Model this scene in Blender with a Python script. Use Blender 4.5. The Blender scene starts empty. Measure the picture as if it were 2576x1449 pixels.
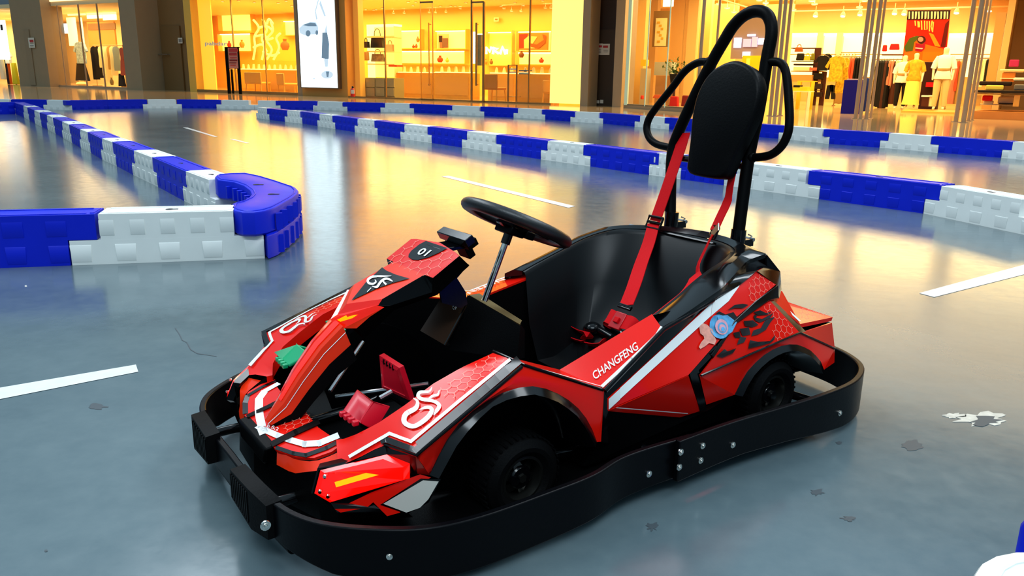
import bpy, bmesh, math, random
from mathutils import Vector, Matrix
random.seed(7)
sc = bpy.context.scene
# ------------------------------------------------------------------ camera
CAM_H, FPX, IW, IH = 0.95, 2020.0, 2576, 1449
PITCH = math.atan(535/2020); ROLL = 0.016
cf = Vector((0, math.cos(PITCH), -math.sin(PITCH)))
_r = Vector((1, 0, 0)); _u = _r.cross(cf)
cr = math.cos(ROLL)*_r + math.sin(ROLL)*_u
cu = -math.sin(ROLL)*_r + math.cos(ROLL)*_u
CAM = Vector((0, 0, CAM_H))
cd = bpy.data.cameras.new('camera'); cam = bpy.data.objects.new('camera', cd)
sc.collection.objects.link(cam); sc.camera = cam
cd.sensor_width = 36; cd.lens = 36*FPX/IW; cd.clip_start = .05; cd.clip_end = 300
M = Matrix((cr, cu, -cf)).transposed().to_4x4(); M.translation = CAM
cam.matrix_world = M
cd.dof.use_dof = False
# ------------------------------------------------------------------ view + world
sc.view_settings.view_transform = 'Standard'; sc.view_settings.look = 'None'
sc.view_settings.exposure = 0.3; sc.view_settings.gamma = 1.0; sc.view_settings.use_curve_mapping = False
w = bpy.data.worlds.new('mall_air'); sc.world = w; w.use_nodes = True
nt = w.node_tree; nt.nodes.clear()
wo = nt.nodes.new('ShaderNodeOutputWorld'); bg = nt.nodes.new('ShaderNodeBackground')
tc = nt.nodes.new('ShaderNodeTexCoord'); sx = nt.nodes.new('ShaderNodeSeparateXYZ')
cr_ = nt.nodes.new('ShaderNodeValToRGB')
nt.links.new(tc.outputs['Generated'], sx.inputs[0]); nt.links.new(sx.outputs['Z'], cr_.inputs[0])
e = cr_.color_ramp.elements
e[0].position = 0.0; e[0].color = (.02, .028, .035, 1)
e[1].position = 1.0; e[1].color = (.42, .60, .72, 1)
x_ = e.new(.25); x_.color = (.12, .19, .24, 1)
x_ = e.new(.55); x_.color = (.36, .54, .66, 1)
nt.links.new(cr_.outputs[0], bg.inputs[0]); bg.inputs[1].default_value = 1.0
nt.links.new(bg.outputs[0], wo.inputs[0])
# ------------------------------------------------------------------ area lights of the hall
def area(name, loc, size, power, col, rot=(0, 0, 0), size_y=None):
    l = bpy.data.lights.new(name, 'AREA'); l.energy = power; l.color = col; l.size = size
    if size_y: l.shape = 'RECTANGLE'; l.size_y = size_y
    o = bpy.data.objects.new(name, l); o.location = loc; o.rotation_euler = rot
    sc.collection.objects.link(o); return o
area('hall_light', (-4, 7, 7.5), 3.0, 520, (.86, .94, 1), size_y=9)
area('hall_light', (5, 5, 7.5), 2.0, 420, (.88, .95, 1), size_y=9)
area('hall_light', (0, -3, 6.5), 5.0, 330, (.8, .92, 1), size_y=2)
# ------------------------------------------------------------------ picking helpers (pixel of the photo -> place in the hall)
def ray(px, py):
    return cf + cr*((px-IW/2)/FPX) - cu*((py-IH/2)/FPX)
def G(px, py, z=0.0):
    d = ray(px, py); t = (z-CAM_H)/d.z; return CAM + d*t
# ------------------------------------------------------------------ materials
MATS = {}
def srgb(c):
    if isinstance(c, str):
        c = [int(c[i:i+2], 16)/255 for i in (1, 3, 5)]
    return tuple((v/12.92 if v <= .04045 else ((v+.055)/1.055)**2.4) for v in c)
def mat(name, col, rough=.5, metal=0., emit=0., ecol=None, coat=0., noise=0., nscale=20., spec=.5, bump=0., alpha=1.):
    if name in MATS: return MATS[name]
    m = bpy.data.materials.new(name); m.use_nodes = True; MATS[name] = m
    b = m.node_tree.nodes['Principled BSDF']; c = srgb(col) if isinstance(col, str) else col
    b.inputs['Base Color'].default_value = (*c, 1)
    b.inputs['Roughness'].default_value = rough; b.inputs['Metallic'].default_value = metal
    b.inputs['Specular IOR Level'].default_value = spec
    b.inputs['Coat Weight'].default_value = coat; b.inputs['Coat Roughness'].default_value = .06
    if emit:
        b.inputs['Emission Color'].default_value = (*(srgb(ecol) if ecol else c), 1)
        b.inputs['Emission Strength'].default_value = emit
    n = m.node_tree.nodes; l = m.node_tree.links
    tcn = n.new('ShaderNodeTexCoord'); no = n.new('ShaderNodeTexNoise'); no.inputs['Scale'].default_value = nscale
    no.inputs['Detail'].default_value = 4
    l.new(tcn.outputs['Object'], no.inputs['Vector'])
    if noise:
        mx = n.new('ShaderNodeMix'); mx.data_type = 'RGBA'; mx.blend_type = 'MULTIPLY'
        mr = n.new('ShaderNodeMapRange'); mr.inputs[3].default_value = 1-noise; mr.inputs[4].default_value = 1+noise
        l.new(no.outputs['Fac'], mr.inputs[0]); mx.inputs[0].default_value = 1
        mx.inputs[6].default_value = (*c, 1); l.new(mr.outputs[0], mx.inputs[7]); l.new(mx.outputs[2], b.inputs['Base Color'])
    if bump:
        bp = n.new('ShaderNodeBump'); bp.inputs['Strength'].default_value = bump; bp.inputs['Distance'].default_value = .002
        l.new(no.outputs['Fac'], bp.inputs['Height']); l.new(bp.outputs[0], b.inputs['Normal'])
    return m
def glass(name, tint, refl=.12, rough=.02):
    if name in MATS: return MATS[name]
    m = bpy.data.materials.new(name); m.use_nodes = True; MATS[name] = m
    n = m.node_tree.nodes; l = m.node_tree.links; n.clear()
    o = n.new('ShaderNodeOutputMaterial'); mix = n.new('ShaderNodeMixShader')
    t = n.new('ShaderNodeBsdfTransparent'); g = n.new('ShaderNodeBsdfGlossy')
    t.inputs[0].default_value = (*tint, 1); g.inputs[1].default_value = rough
    lw = n.new('ShaderNodeLayerWeight'); lw.inputs[0].default_value = .5
    pw = n.new('ShaderNodeMath'); pw.operation = 'POWER'; pw.inputs[1].default_value = 3.5; l.new(lw.outputs['Facing'], pw.inputs[0])
    ma = n.new('ShaderNodeMath'); ma.operation = 'MULTIPLY_ADD'; ma.inputs[1].default_value = .5; ma.inputs[2].default_value = refl*.3; l.new(pw.outputs[0], ma.inputs[0])
    l.new(ma.outputs[0], mix.inputs[0]); l.new(t.outputs[0], mix.inputs[1]); l.new(g.outputs[0], mix.inputs[2])
    l.new(mix.outputs[0], o.inputs[0]); return m
# ------------------------------------------------------------------ mesh builder
class MB:
    def __init__(s): s.v = []; s.f = []; s.m = []; s.mats = []
    def mi(s, m):
        if m not in s.mats: s.mats.append(m)
        return s.mats.index(m)
    def add(s, vs, fs, m):
        k = len(s.v); s.v += [Vector(v) for v in vs]; i = s.mi(m)
        for f in fs: s.f.append([k+a for a in f]); s.m.append(i)
    def face(s, pts, m): s.add(pts, [list(range(len(pts)))], m)
    def plate(s, pts, m, th=.006, out=None, side=None):
        """solid sheet: pts is the outer face, thickness goes away from direction 'out'"""
        n = newell(pts)
        if out is not None and n.dot(Vector(out)) < 0: n = -n; pts = pts[::-1]
        k = len(pts); vs = list(pts)+[Vector(p)-n*th for p in pts]
        tri = tessel(pts)
        s.add(vs, tri, m)
        s.add(vs, [[k+c, k+b, k+a] for a, b, c in tri]+[[i, i+k, (i+1) % k+k, (i+1) % k] for i in range(k)], side or m)
    def decal(s, pts, m, out, off=.0012):
        n = newell(pts)
        if n.dot(Vector(out)) < 0: n = -n; pts = pts[::-1]
        q = [Vector(p)+n*off for p in pts]; s.add(q, tessel(q), m)
    def box(s, c, d, m, rz=0., R=None):
        R = R or Matrix.Rotation(rz, 3, 'Z'); c = Vector(c)
        vs = [c+R @ Vector((x*d[0]/2, y*d[1]/2, z*d[2]/2)) for x in (-1, 1) for y in (-1, 1) for z in (-1, 1)]
        s.add(vs, [[0, 1, 3, 2], [4, 6, 7, 5], [0, 4, 5, 1], [2, 3, 7, 6], [0, 2, 6, 4], [1, 5, 7, 3]], m)
    def prism(s, poly, z0, z1, m, top=None, shrink=0., mtop=None):
        """vertical prism of 2D poly with a chamfered rim of size 'shrink'"""
        poly = [Vector((p[0], p[1])) for p in poly]
        if sum(poly[i].x*poly[(i+1) % len(poly)].y-poly[(i+1) % len(poly)].x*poly[i].y for i in range(len(poly))) < 0: poly = poly[::-1]
        k = len(poly); rings = []
        lv = [(z0, shrink), (z0+shrink, 0), (z1-shrink, 0), (z1-shrink*.3, shrink*.3), (z1, shrink)] if shrink else [(z0, 0), (z1, 0)]
        vs = []
        for z, q in lv:
            for p in inset(poly, q): vs.append((p.x, p.y, z))
        fs = []
        for r in range(len(lv)-1):
            fs += [[r*k+i, r*k+(i+1) % k, (r+1)*k+(i+1) % k, (r+1)*k+i] for i in range(k)]
        tri = tessel([Vector((p.x, p.y, 0)) for p in poly])
        e_ = (len(lv)-1)*k
        s.add(vs, fs+[[c, b, a] for a, b, c in tri], m)
        s.add(vs[e_:], tri, mtop or m)
    def tube(s, path, r, m, seg=12, closed=False, cap=True):
        P = [Vector(p) for p in path]; n = len(P); rings = []
        T = []
        for i in range(n):
            a = P[(i-1) % n] if closed or i > 0 else P[i]; b = P[(i+1) % n] if closed or i < n-1 else P[i]
            T.append((b-a).normalized())
        up = Vector((0, 0, 1)) if abs(T[0].z) < .9 else Vector((1, 0, 0))
        U = (up-T[0]*up.dot(T[0])).normalized(); vs = []
        for i in range(n):
            U = (U-T[i]*U.dot(T[i])).normalized(); V = T[i].cross(U)
            rr = r[i] if isinstance(r, (list, tuple)) else r
            for k in range(seg):
                a = 2*math.pi*k/seg; vs.append(P[i]+(U*math.cos(a)+V*math.sin(a))*rr)
        fs = []
        for i in range(n if closed else n-1):
            j = (i+1) % n
            fs += [[i*seg+k, i*seg+(k+1) % seg, j*seg+(k+1) % seg, j*seg+k] for k in range(seg)]
        if cap and not closed: fs += [list(range(seg))[::-1], [(n-1)*seg+k for k in range(seg)]]
        s.add(vs, fs, m)
    def lathe(s, prof, m, o=(0, 0, 0), ax=(0, 0, 1), seg=32, a0=0., a1=2*math.pi):
        """prof: list of (radius, height along ax)"""
        ax = Vector(ax).normalized(); o = Vector(o)
        U = ax.orthogonal().normalized(); V = ax.cross(U); vs = []; full = abs(a1-a0-2*math.pi) < 1e-6
        nn = seg if full else seg+1
        for r, h in prof:
            for k in range(nn):
                a = a0+(a1-a0)*k/seg; vs.append(o+ax*h+(U*math.cos(a)+V*math.sin(a))*r)
        fs = []
        for i in range(len(prof)-1):
            for k in range(seg):
                k2 = (k+1) % nn
                fs.append([i*nn+k, i*nn+k2, (i+1)*nn+k2, (i+1)*nn+k])
        s.add(vs, fs, m)
    def ribbon(s, path, w, m, side, th=.0025):
        """strap: path centre points, w width (number or list), side = width direction(s)"""
        P = [Vector(p) for p in path]; n = len(P); vs = []
        for i in range(n):
            a = P[max(i-1, 0)]; b = P[min(i+1, n-1)]; t = (b-a).normalized()
            sd = Vector(side[i] if isinstance(side, list) else side); sd = (sd-t*sd.dot(t)).normalized()
            nn = t.cross(sd); ww = w[i] if isinstance(w, list) else w
            vs += [P[i]-sd*ww/2-nn*th/2, P[i]+sd*ww/2-nn*th/2, P[i]+sd*ww/2+nn*th/2, P[i]-sd*ww/2+nn*th/2]
        fs = [[0, 1, 2, 3], [4*n-1, 4*n-2, 4*n-3, 4*n-4]]
        for i in range(n-1):
            fs += [[4*i+k, 4*i+4+k, 4*i+4+(k+1) % 4, 4*i+(k+1) % 4] for k in range(4)]
        s.add(vs, fs, m)
    def ball(s, c, r, m, seg=12, ring=8):
        sc_ = r if isinstance(r, (tuple, list)) else (r, r, r); vs = []; fs = []
        for i in range(ring+1):
            t = math.pi*i/ring
            for k in range(seg):
                a = 2*math.pi*k/seg
                vs.append((c[0]+sc_[0]*math.sin(t)*math.cos(a), c[1]+sc_[1]*math.sin(t)*math.sin(a), c[2]+sc_[2]*math.cos(t)))
        for i in range(ring): fs += [[i*seg+k, (i+1)*seg+k, (i+1)*seg+(k+1) % seg, i*seg+(k+1) % seg] for k in range(seg)]
        s.add(vs, fs, m)
    def mirror(s):
        b = MB(); b.v = [Vector((v.x, -v.y, v.z)) for v in s.v]; b.f = [f[::-1] for f in s.f]; b.m = s.m[:]; b.mats = s.mats[:]; return b
    def build(s, name, parent=None, loc=None, rz=0., bevel=0., smooth=35, bseg=2, fix=True, sub=0):
        me = bpy.data.meshes.new(name); me.from_pydata([tuple(v) for v in s.v], [], s.f)
        for m in s.mats: me.materials.append(m)
        me.polygons.foreach_set('material_index', s.m)
        bm = bmesh.new(); bm.from_mesh(me); bmesh.ops.remove_doubles(bm, verts=bm.verts, dist=1e-5)
        if fix: bmesh.ops.recalc_face_normals(bm, faces=bm.faces)
        bm.to_mesh(me); bm.free()
        if smooth:
            me.polygons.foreach_set('use_smooth', [True]*len(me.polygons))
            me.set_sharp_from_angle(angle=math.radians(smooth))
        me.update()
        o = bpy.data.objects.new(name, me); sc.collection.objects.link(o)
        if parent: o.parent = parent
        if loc is not None: o.location = loc
        o.rotation_euler.z = rz
        if sub: md = o.modifiers.new('s', 'SUBSURF'); md.levels = md.render_levels = sub
        if bevel:
            md = o.modifiers.new('b', 'BEVEL'); md.width = bevel; md.segments = bseg; md.limit_method = 'ANGLE'; md.angle_limit = math.radians(40)
        return o
def newell(pts):
    n = Vector((0, 0, 0)); k = len(pts)
    for i in range(k):
        a = Vector(pts[i]); b = Vector(pts[(i+1) % k]); n += Vector(((a.y-b.y)*(a.z+b.z), (a.z-b.z)*(a.x+b.x), (a.x-b.x)*(a.y+b.y)))
    return n.normalized() if n.length > 0 else Vector((0, 0, 1))
def inset(poly, q):
    if not q: return poly
    k = len(poly); out = []
    for i in range(k):
        a = poly[i-1]; b = poly[i]; c = poly[(i+1) % k]
        d1 = (b-a).normalized(); d2 = (c-b).normalized()
        n1 = Vector((-d1.y, d1.x)); n2 = Vector((-d2.y, d2.x)); h = (n1+n2)
        h = h.normalized() if h.length > 1e-6 else n1
        out.append(b+h*q/max(h.dot(n1), .4))
    return out
def tessel(pts):
    from mathutils.geometry import tessellate_polygon
    if len(pts) == 3: return [[0, 1, 2]]
    n = newell(pts); t = tessellate_polygon([[Vector(p) for p in pts]]); out = []
    for a, b, c in t:
        nn = (Vector(pts[b])-Vector(pts[a])).cross(Vector(pts[c])-Vector(pts[a]))
        out.append([a, b, c] if nn.dot(n) >= 0 else [a, c, b])
    return out
def empty(name, loc=(0, 0, 0), rz=0.):
    o = bpy.data.objects.new(name, None); sc.collection.objects.link(o); o.location = loc; o.rotation_euler.z = rz
    o.empty_display_size = .1; return o
def tag(o, label=None, cat=None, group=None, kind=None):
    if label: o['label'] = label
    if cat: o['category'] = cat
    if group: o['group'] = group
    if kind: o['kind'] = kind
    return o
def smooth_path(P, n=6, closed=False):
    """Catmull-Rom through the points"""
    P = [Vector(p) for p in P]; out = []; k = len(P)
    for i in range(k if closed else k-1):
        g = lambda j: P[j % k] if closed else P[max(0, min(k-1, j))]
        a, b, c, d = g(i-1), g(i), g(i+1), g(i+2)
        for t in [q/n for q in range(n)]:
            out.append(.5*((2*b)+(c-a)*t+(2*a-5*b+4*c-d)*t*t+(3*b-a-3*c+d)*t**3))
    if not closed: out.append(P[-1])
    return out
def text_shape(txt, bold=0.0, shear=0.0):
    c = bpy.data.curves.new('t', 'FONT'); c.body = txt; c.offset = bold; c.shear = shear; c.resolution_u = 3
    o = bpy.data.objects.new('t', c); sc.collection.objects.link(o)
    dg = bpy.context.evaluated_depsgraph_get(); me = bpy.data.meshes.new_from_object(o.evaluated_get(dg))
    vs = [v.co.copy() for v in me.vertices]; fs = [list(p.vertices) for p in me.polygons]
    bpy.data.objects.remove(o); bpy.data.curves.remove(c); bpy.data.meshes.remove(me)
    x0 = min(v.x for v in vs); x1 = max(v.x for v in vs); y0 = min(v.y for v in vs); y1 = max(v.y for v in vs)
    return [((v.x-x0)/(x1-x0), (v.y-y0)/(y1-y0)) for v in vs], fs
def quad_map(q, uv):
    """q: 4 corners bl, br, tr, tl"""
    a, b, c, d = [Vector(p) for p in q]; u, v = uv
    return a*(1-u)*(1-v)+b*u*(1-v)+c*u*v+d*(1-u)*v
def put_text(mb, txt, q, m, out, off=.0015, **k):
    vs, fs = text_shape(txt, **k); n = newell(q)
    if n.dot(Vector(out)) < 0: n = -n
    mb.add([quad_map(q, v)+n*off for v in vs], fs, m)
def inpoly(p, poly):
    x, y = p; c = False; k = len(poly)
    for i in range(k):
        a = poly[i]; b = poly[i-1]
        if (a[1] > y) != (b[1] > y) and x < (b[0]-a[0])*(y-a[1])/(b[1]-a[1])+a[0]: c = not c
    return c
def hexes(mb, pts, m, out, size=.014, wd=.0011, off=.0012, ang=0., jit=0.):
    """honeycomb lines printed inside the flat polygon pts"""
    n = newell(pts)
    if n.dot(Vector(out)) < 0: n = -n
    o = sum((Vector(p) for p in pts), Vector())/len(pts)
    U = (Vector(pts[1])-Vector(pts[0])); U = (U-n*U.dot(n)).normalized(); U = Matrix.Rotation(ang, 3, n) @ U; V = n.cross(U)
    pl = [((Vector(p)-o).dot(U), (Vector(p)-o).dot(V)) for p in pts]
    R = max(math.hypot(*p) for p in pl); K = int(R/(size*1.5))+2; seen = set()
    for i in range(-K, K+1):
        for j in range(-K, K+1):
            cx = i*1.5*size; cy = (j+.5*(i % 2))*math.sqrt(3)*size
            for k in range(6):
                a = (cx+size*math.cos(k*math.pi/3), cy+size*math.sin(k*math.pi/3)); b = (cx+size*math.cos((k+1)*math.pi/3), cy+size*math.sin((k+1)*math.pi/3))
                key = (round((a[0]+b[0])*1e4), round((a[1]+b[1])*1e4))
                if key in seen: continue
                seen.add(key); N = 4
                for t in range(N):
                    p = (a[0]+(b[0]-a[0])*t/N, a[1]+(b[1]-a[1])*t/N); q = (a[0]+(b[0]-a[0])*(t+1)/N, a[1]+(b[1]-a[1])*(t+1)/N)
                    if not (inpoly(p, pl) and inpoly(q, pl)): continue
                    d = Vector((q[0]-p[0], q[1]-p[1])).normalized(); e_ = Vector((-d.y, d.x))*wd/2
                    c4 = [(p[0]-e_.x, p[1]-e_.y), (q[0]-e_.x, q[1]-e_.y), (q[0]+e_.x, q[1]+e_.y), (p[0]+e_.x, p[1]+e_.y)]
                    mb.add([o+U*x+V*y+n*off for x, y in c4], [[0, 1, 2, 3]], m)
# common materials
RED = mat('kart_red', (.78, .008, .003), .18, spec=.3)
RED2 = mat('kart_orange_red', (.85, .03, .005), .18, spec=.3)
BLK = mat('kart_black_gloss', (.0015, .0015, .002), .14, spec=.32)
BLKM = mat('kart_black_satin', (.0012, .0012, .0014), .45, spec=.06, bump=.15, nscale=300)
RUB = mat('rubber_black', (.0018, .0018, .002), .55, spec=.08, bump=.3, nscale=200)
WHT = mat('decal_white', (.80, .82, .80), .3)
HEX = mat('decal_pink', (.9, .25, .17), .3)
STEEL = mat('steel', (.5, .5, .5), .25, metal=1)
CHROME = mat('chrome', (.75, .72, .66), .12, metal=1)
STRAP = mat('strap_red', (.70, .002, .006), .55, spec=.1, bump=.6, nscale=900)
# ================================================================== THE KART
KH = Vector((-.815, -.58, 0)).normalized(); KL = Vector((-KH.y, KH.x, 0)); KO = Vector((-0.20076, 1.91011, 0))
def kray(px, py):
    d = ray(px, py); c = CAM-KO
    return Vector((c.dot(KH), c.dot(KL), c.z)), Vector((d.dot(KH), d.dot(KL), d.z))
def K(px, py, ax, v):
    """where the sight line meets the kart's plane x, y or z = v"""
    c, d = kray(px, py); i = 'xyz'.index(ax); return c+d*((v-c[i])/d[i])
def KP(px, py, pl):
    """pl: three points of a plane of the bodywork"""
    a, b, e_ = [Vector(q) for q in pl]; n = (b-a).cross(e_-a); c, d = kray(px, py)
    return c+d*((a-c).dot(n)/d.dot(n))
def my(p): return Vector((p[0], -p[1], p[2]))
kart = empty('go_kart', KO, math.atan2(KH.y, KH.x))
tag(kart, 'red and black electric go-kart with tall black roll hoop, number 01 on its steering cowl', 'go-kart')
def both(mb, name, lab=None, **k):
    a = mb.build(name, kart, **k); b = mb.mirror().build(name, kart, **k); return a, b
UP = (0, 0, 1)
def loft(mb, rails, m):
    """open skin over rails (poly-lines of equal length)"""
    n = len(rails[0]); vs = [p for r in rails for p in r]
    mb.add(vs, [[i*n+j, i*n+j+1, (i+1)*n+j+1, (i+1)*n+j] for i in range(len(rails)-1) for j in range(n-1)], m)
def low_far(mb, dz=.045):
    """the far flank sits a little lower than the near one"""
    b = mb.mirror(); b.v = [Vector((v.x, v.y, v.z-dz*max(0., min(1., (-.05-v.x)/.25)))) for v in b.v]; return b
# ---- bumper band round the whole kart ----------------------------------------
ZT, ZB = .135, .035
def zb(x):
    T_ = [(-1.4, .02), (-1.0, .02), (-.76, .04), (-.6, .045), (-.3, .035), (0, .025), (.3, .022), (.44, .03), (.50, .055), (.53, .065), (.7, .065)]
    for (a, u), (b_, v) in zip(T_, T_[1:]):
        if a <= x <= b_: return u+(v-u)*(x-a)/(b_-a)
    return .03
def band(path, z0, z1, th, m):
    mb = MB(); k = len(path); P = [Vector((p[0], p[1])) for p in path]; vs = []
    for i in range(k):
        a = P[max(i-1, 0)]; b = P[min(i+1, k-1)]; t = (b-a).normalized(); n = Vector((-t.y, t.x))
        q = P[i]-n*th
        vs += [(P[i].x, P[i].y, z0[i] if isinstance(z0, list) else z0), (P[i].x, P[i].y, z1[i] if isinstance(z1, list) else z1),
               (q.x, q.y, z1[i] if isinstance(z1, list) else z1), (q.x, q.y, z0[i] if isinstance(z0, list) else z0)]
    fs = [[0, 1, 2, 3], [4*k-1, 4*k-2, 4*k-3, 4*k-4]]
    for i in range(k-1): fs += [[4*i+j, 4*i+4+j, 4*i+4+(j+1) % 4, 4*i+(j+1) % 4] for j in range(4)]
    mb.add(vs, fs, m); return mb
BUMP = mat('bumper_black', (.0012, .0013, .002), .34, spec=.10, bump=.12, nscale=120)
half = [(.515, .0), (.515, .12), (.508, .235), (.492, .315), (.455, .385), (.385, .452), (.30, .505), (.19, .528), (.02, .528), (-.10, .522), (-.20, .498), (-.30, .496), (-.42, .505)]
sm = [(p.x, p.y) for p in smooth_path([Vector((a, b, 0)) for a, b in half], 5)]
front = [(x, -y) for x, y in sm][::-1]+sm[1:]
front = front[::-1]                                   # runs so that the inside is on the kart's side
band(front, [zb(p[0]) for p in front], ZT, .016, BUMP).build('front_bumper_band', kart, bevel=.003)
rear = [(-.36, .518), (-.55, .516), (-.80, .530), (-.95, .532), (-1.07, .518), (-1.18, .47), (-1.245, .40), (-1.285, .30), (-1.30, .15), (-1.305, 0)]
smr = [(p.x, p.y) for p in smooth_path([Vector((a, b, 0)) for a, b in rear], 5)]
rr = smr+[(x, -y) for x, y in smr][::-1][1:]
zt = [ZT-.004 if p[0] > -.40 else ZT+.012 for p in rr]
band(rr, [zb(p[0]) for p in rr], ZT+.006, -.016, BUMP).build('rear_bumper_band', kart, bevel=.003)
for sgn in (1, -1):                                   # ribbed rubber pads on the nose of the band
    mb = MB(); P = [(.526, .092, .076, .148), (.526, .215, .066, .158), (.508, .262, .060, .138)]
    R1_ = []; 
    rails_ = [[], [], [], []]
    for x, y, za, zb_ in P:
        rails_[0].append(Vector((x-.022, sgn*y, za))); rails_[1].append(Vector((x+.010, sgn*y, za))); rails_[2].append(Vector((x+.010, sgn*y, zb_-.004))); rails_[3].append(Vector((x-.022, sgn*y, zb_)))
    loft(mb, rails_+[rails_[0]], RUB)
    for e__ in (0, -1): mb.face([r[e__] for r in rails_], RUB)
    for k in range(9):
        t_ = .05+k*.105; L = [r[0].lerp(r[1], t_) for r in (rails_[1], rails_[2])]
        mb.box((L[0].x+.0005, L[0].y, (L[0].z+L[1].z)/2), (.004, .006, (L[1].z-L[0].z)*.8), RUB)
    mb.build('bumper_pad', kart)
for sgn in (1, -1):                                   # tubes that carry the band
    mb = MB(); mb.tube([(.40, sgn*.20, .10), (.515, sgn*.20, .10)], .012, BLK)
    mb.build('bumper_mount', kart)
    mb = MB(); mb.tube([(-.36, sgn*.40, .075), (-.40, sgn*.51, .075)], .012, BLK); mb.tube([(-.95, sgn*.36, .08), (-.97, sgn*.52, .08)], .012, BLK)
    mb.build('bumper_mount', kart)
mb = MB(); mb.tube([(.48, -.30, .05), (.495, -.12, .05), (.495, .12, .05), (.48, .30, .05)], .014, BLKM); mb.build('lower_crash_bar', kart)
def bolt(p, n, r=.0055, m=None):
    mb = MB(); mb.lathe([(0, .0045), (r*.45, .0045), (r*.5, .003), (r, .0035), (r*1.02, .0015), (r*1.5, .001), (r*1.55, -.002)], m or CHROME, p, n, 14)
    mb.build('bolt', kart, smooth=50)
def yband(x):
    P = sm+[] if x > -.36 else smr
    for a, b in zip(P, P[1:]):
        if (a[0]-x)*(b[0]-x) <= 0 and a[1] > .2: return a[1]+(b[1]-a[1])*(x-a[0])/((b[0]-a[0]) or 1), (b[0]-a[0], b[1]-a[1])
    return .52, (-1, 0)
for px, py in [(980, 1399), (1632, 1192), (1708, 1175), (1712, 1137), (1762, 1158), (1767, 1121), (1843, 1119), (2112, 1039), (668, 1322)]:
    q = K(px, py, 'y', .52)
    for _ in range(3):
        yy, t = yband(q.x); q = K(px, py, 'y', yy)
    n = Vector((t[1], -t[0], 0)).normalized(); n = n if n.y > 0 else -n
    bolt(q+n*.001, n)
# ---- floor tray and frame -----------------------------------------------------
mb = MB()
mb.prism([(.40, -.16), (.44, 0), (.40, .16), (.10, .27), (-.20, .30), (-.75, .30), (-1.10, .26), (-1.10, -.26), (-.75, -.30), (-.20, -.30), (.10, -.27)], .045, .06, BLKM)
mb.build('floor_tray', kart)
mb = MB(); mb.prism([(.40, .30), (.36, .44), (.20, .505), (-.15, .49), (-.42, .48), (-.95, .50), (-.98, .30), (-.20, .30), (.10, .27), (.30, .22)], .038, .046, BLKM)
both(mb, 'side_step')
mb = MB()
for s_ in (1, -1):
    mb.tube(smooth_path([(.42, s_*.18, .075), (.15, s_*.20, .075), (-.2, s_*.31, .075), (-.7, s_*.31, .075), (-1.15, s_*.24, .075)], 4), .014, BLK)
mb.tube([(.42, -.18, .075), (.42, .18, .075)], .014, BLK); mb.tube([(-1.15, -.24, .075), (-1.15, .24, .075)], .014, BLK)
mb.tube([(.02, -.40, .10), (.02, .40, .10)], .011, BLK); mb.tube([(-.86, -.40, .10), (-.86, .40, .10)], .013, BLK)
mb.build('chassis_frame', kart)
# ---- wheels ---------------------------------------------------------------------
def wheel(x, s_, r, rr, w_):
    z = r+.002; c = (x, s_*(.41-w_/2), z); ax = (0, s_, 0)
    t = MB(); h = w_/2
    prof = [(rr, -h*.8), (rr+.012, -h), (r-.022, -h*1.02), (r-.006, -h*.8), (r, -h*.45), (r, h*.45), (r-.006, h*.8), (r-.022, h*1.02), (rr+.012, h), (rr, h*.8)]
    t.lathe(prof, RUB, c, ax, 48)
    for k in range(40):
        a = 2*math.pi*k/40
        for q in (-1, 1):
            t.box((c[0]+math.cos(a)*(r+.0005), c[1]+q*h*.45, c[2]+math.sin(a)*(r+.0005)), (.006, h*.62, .003), RUB, R=Matrix.Rotation(-a+math.pi/2, 3, 'Y'))
    tw = t.build('tyre', kart, smooth=30)
    ALU = mat('rim_dark_alloy', (.05, .05, .045), .25, metal=.9)
    g = MB(); g.lathe([(rr, -h*.8), (rr, h*.8), (rr-.006, h*.82), (rr-.010, h*.55), (rr-.014, h*.1), (rr-.012, -h*.5)], ALU, c, ax, 40)
    g.lathe([(0, h*.62), (.024, h*.62), (.028, h*.5), (.028, 0)], BLK, c, ax, 24)
    g.lathe([(0, h*.75), (.010, h*.75), (.012, h*.6)], ALU, c, ax, 6)
    for k in range(6):
        a = 2*math.pi*k/6+.3; u = Vector((math.cos(a), 0, math.sin(a))); v = Vector((-math.sin(a), 0, math.cos(a))); cc = Vector(c); A = Vector(ax)
        p = [cc+u*.024+v*.012+A*h*.5, cc+u*(rr-.01)+v*.006+A*h*.3, cc+u*(rr-.01)-v*.006+A*h*.3, cc+u*.024-v*.012+A*h*.5]
        g.plate(p, ALU, .006, ax)
    g.build('rim', kart)
for s_ in (1, -1):
    wheel(0.0, s_, .098, .054, .085); wheel(-.855, s_, .102, .056, .10)
# ---- key points of the near half of the bodywork -------------------------------
A1 = K(1312, 922, 'y', .40)       # top rear corner of the fender
A2 = K(1045, 1145, 'z', .252)     # front outer corner of the fender
A0 = K(1240, 888, 'y', .295)      # top rear inner corner
TIP = K(1520, 980, 'y', .405)
CB = K(1408, 930, 'y', .285); CC = K(1640, 790, 'y', .305); CD = K(1665, 825, 'y', .395)
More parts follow.
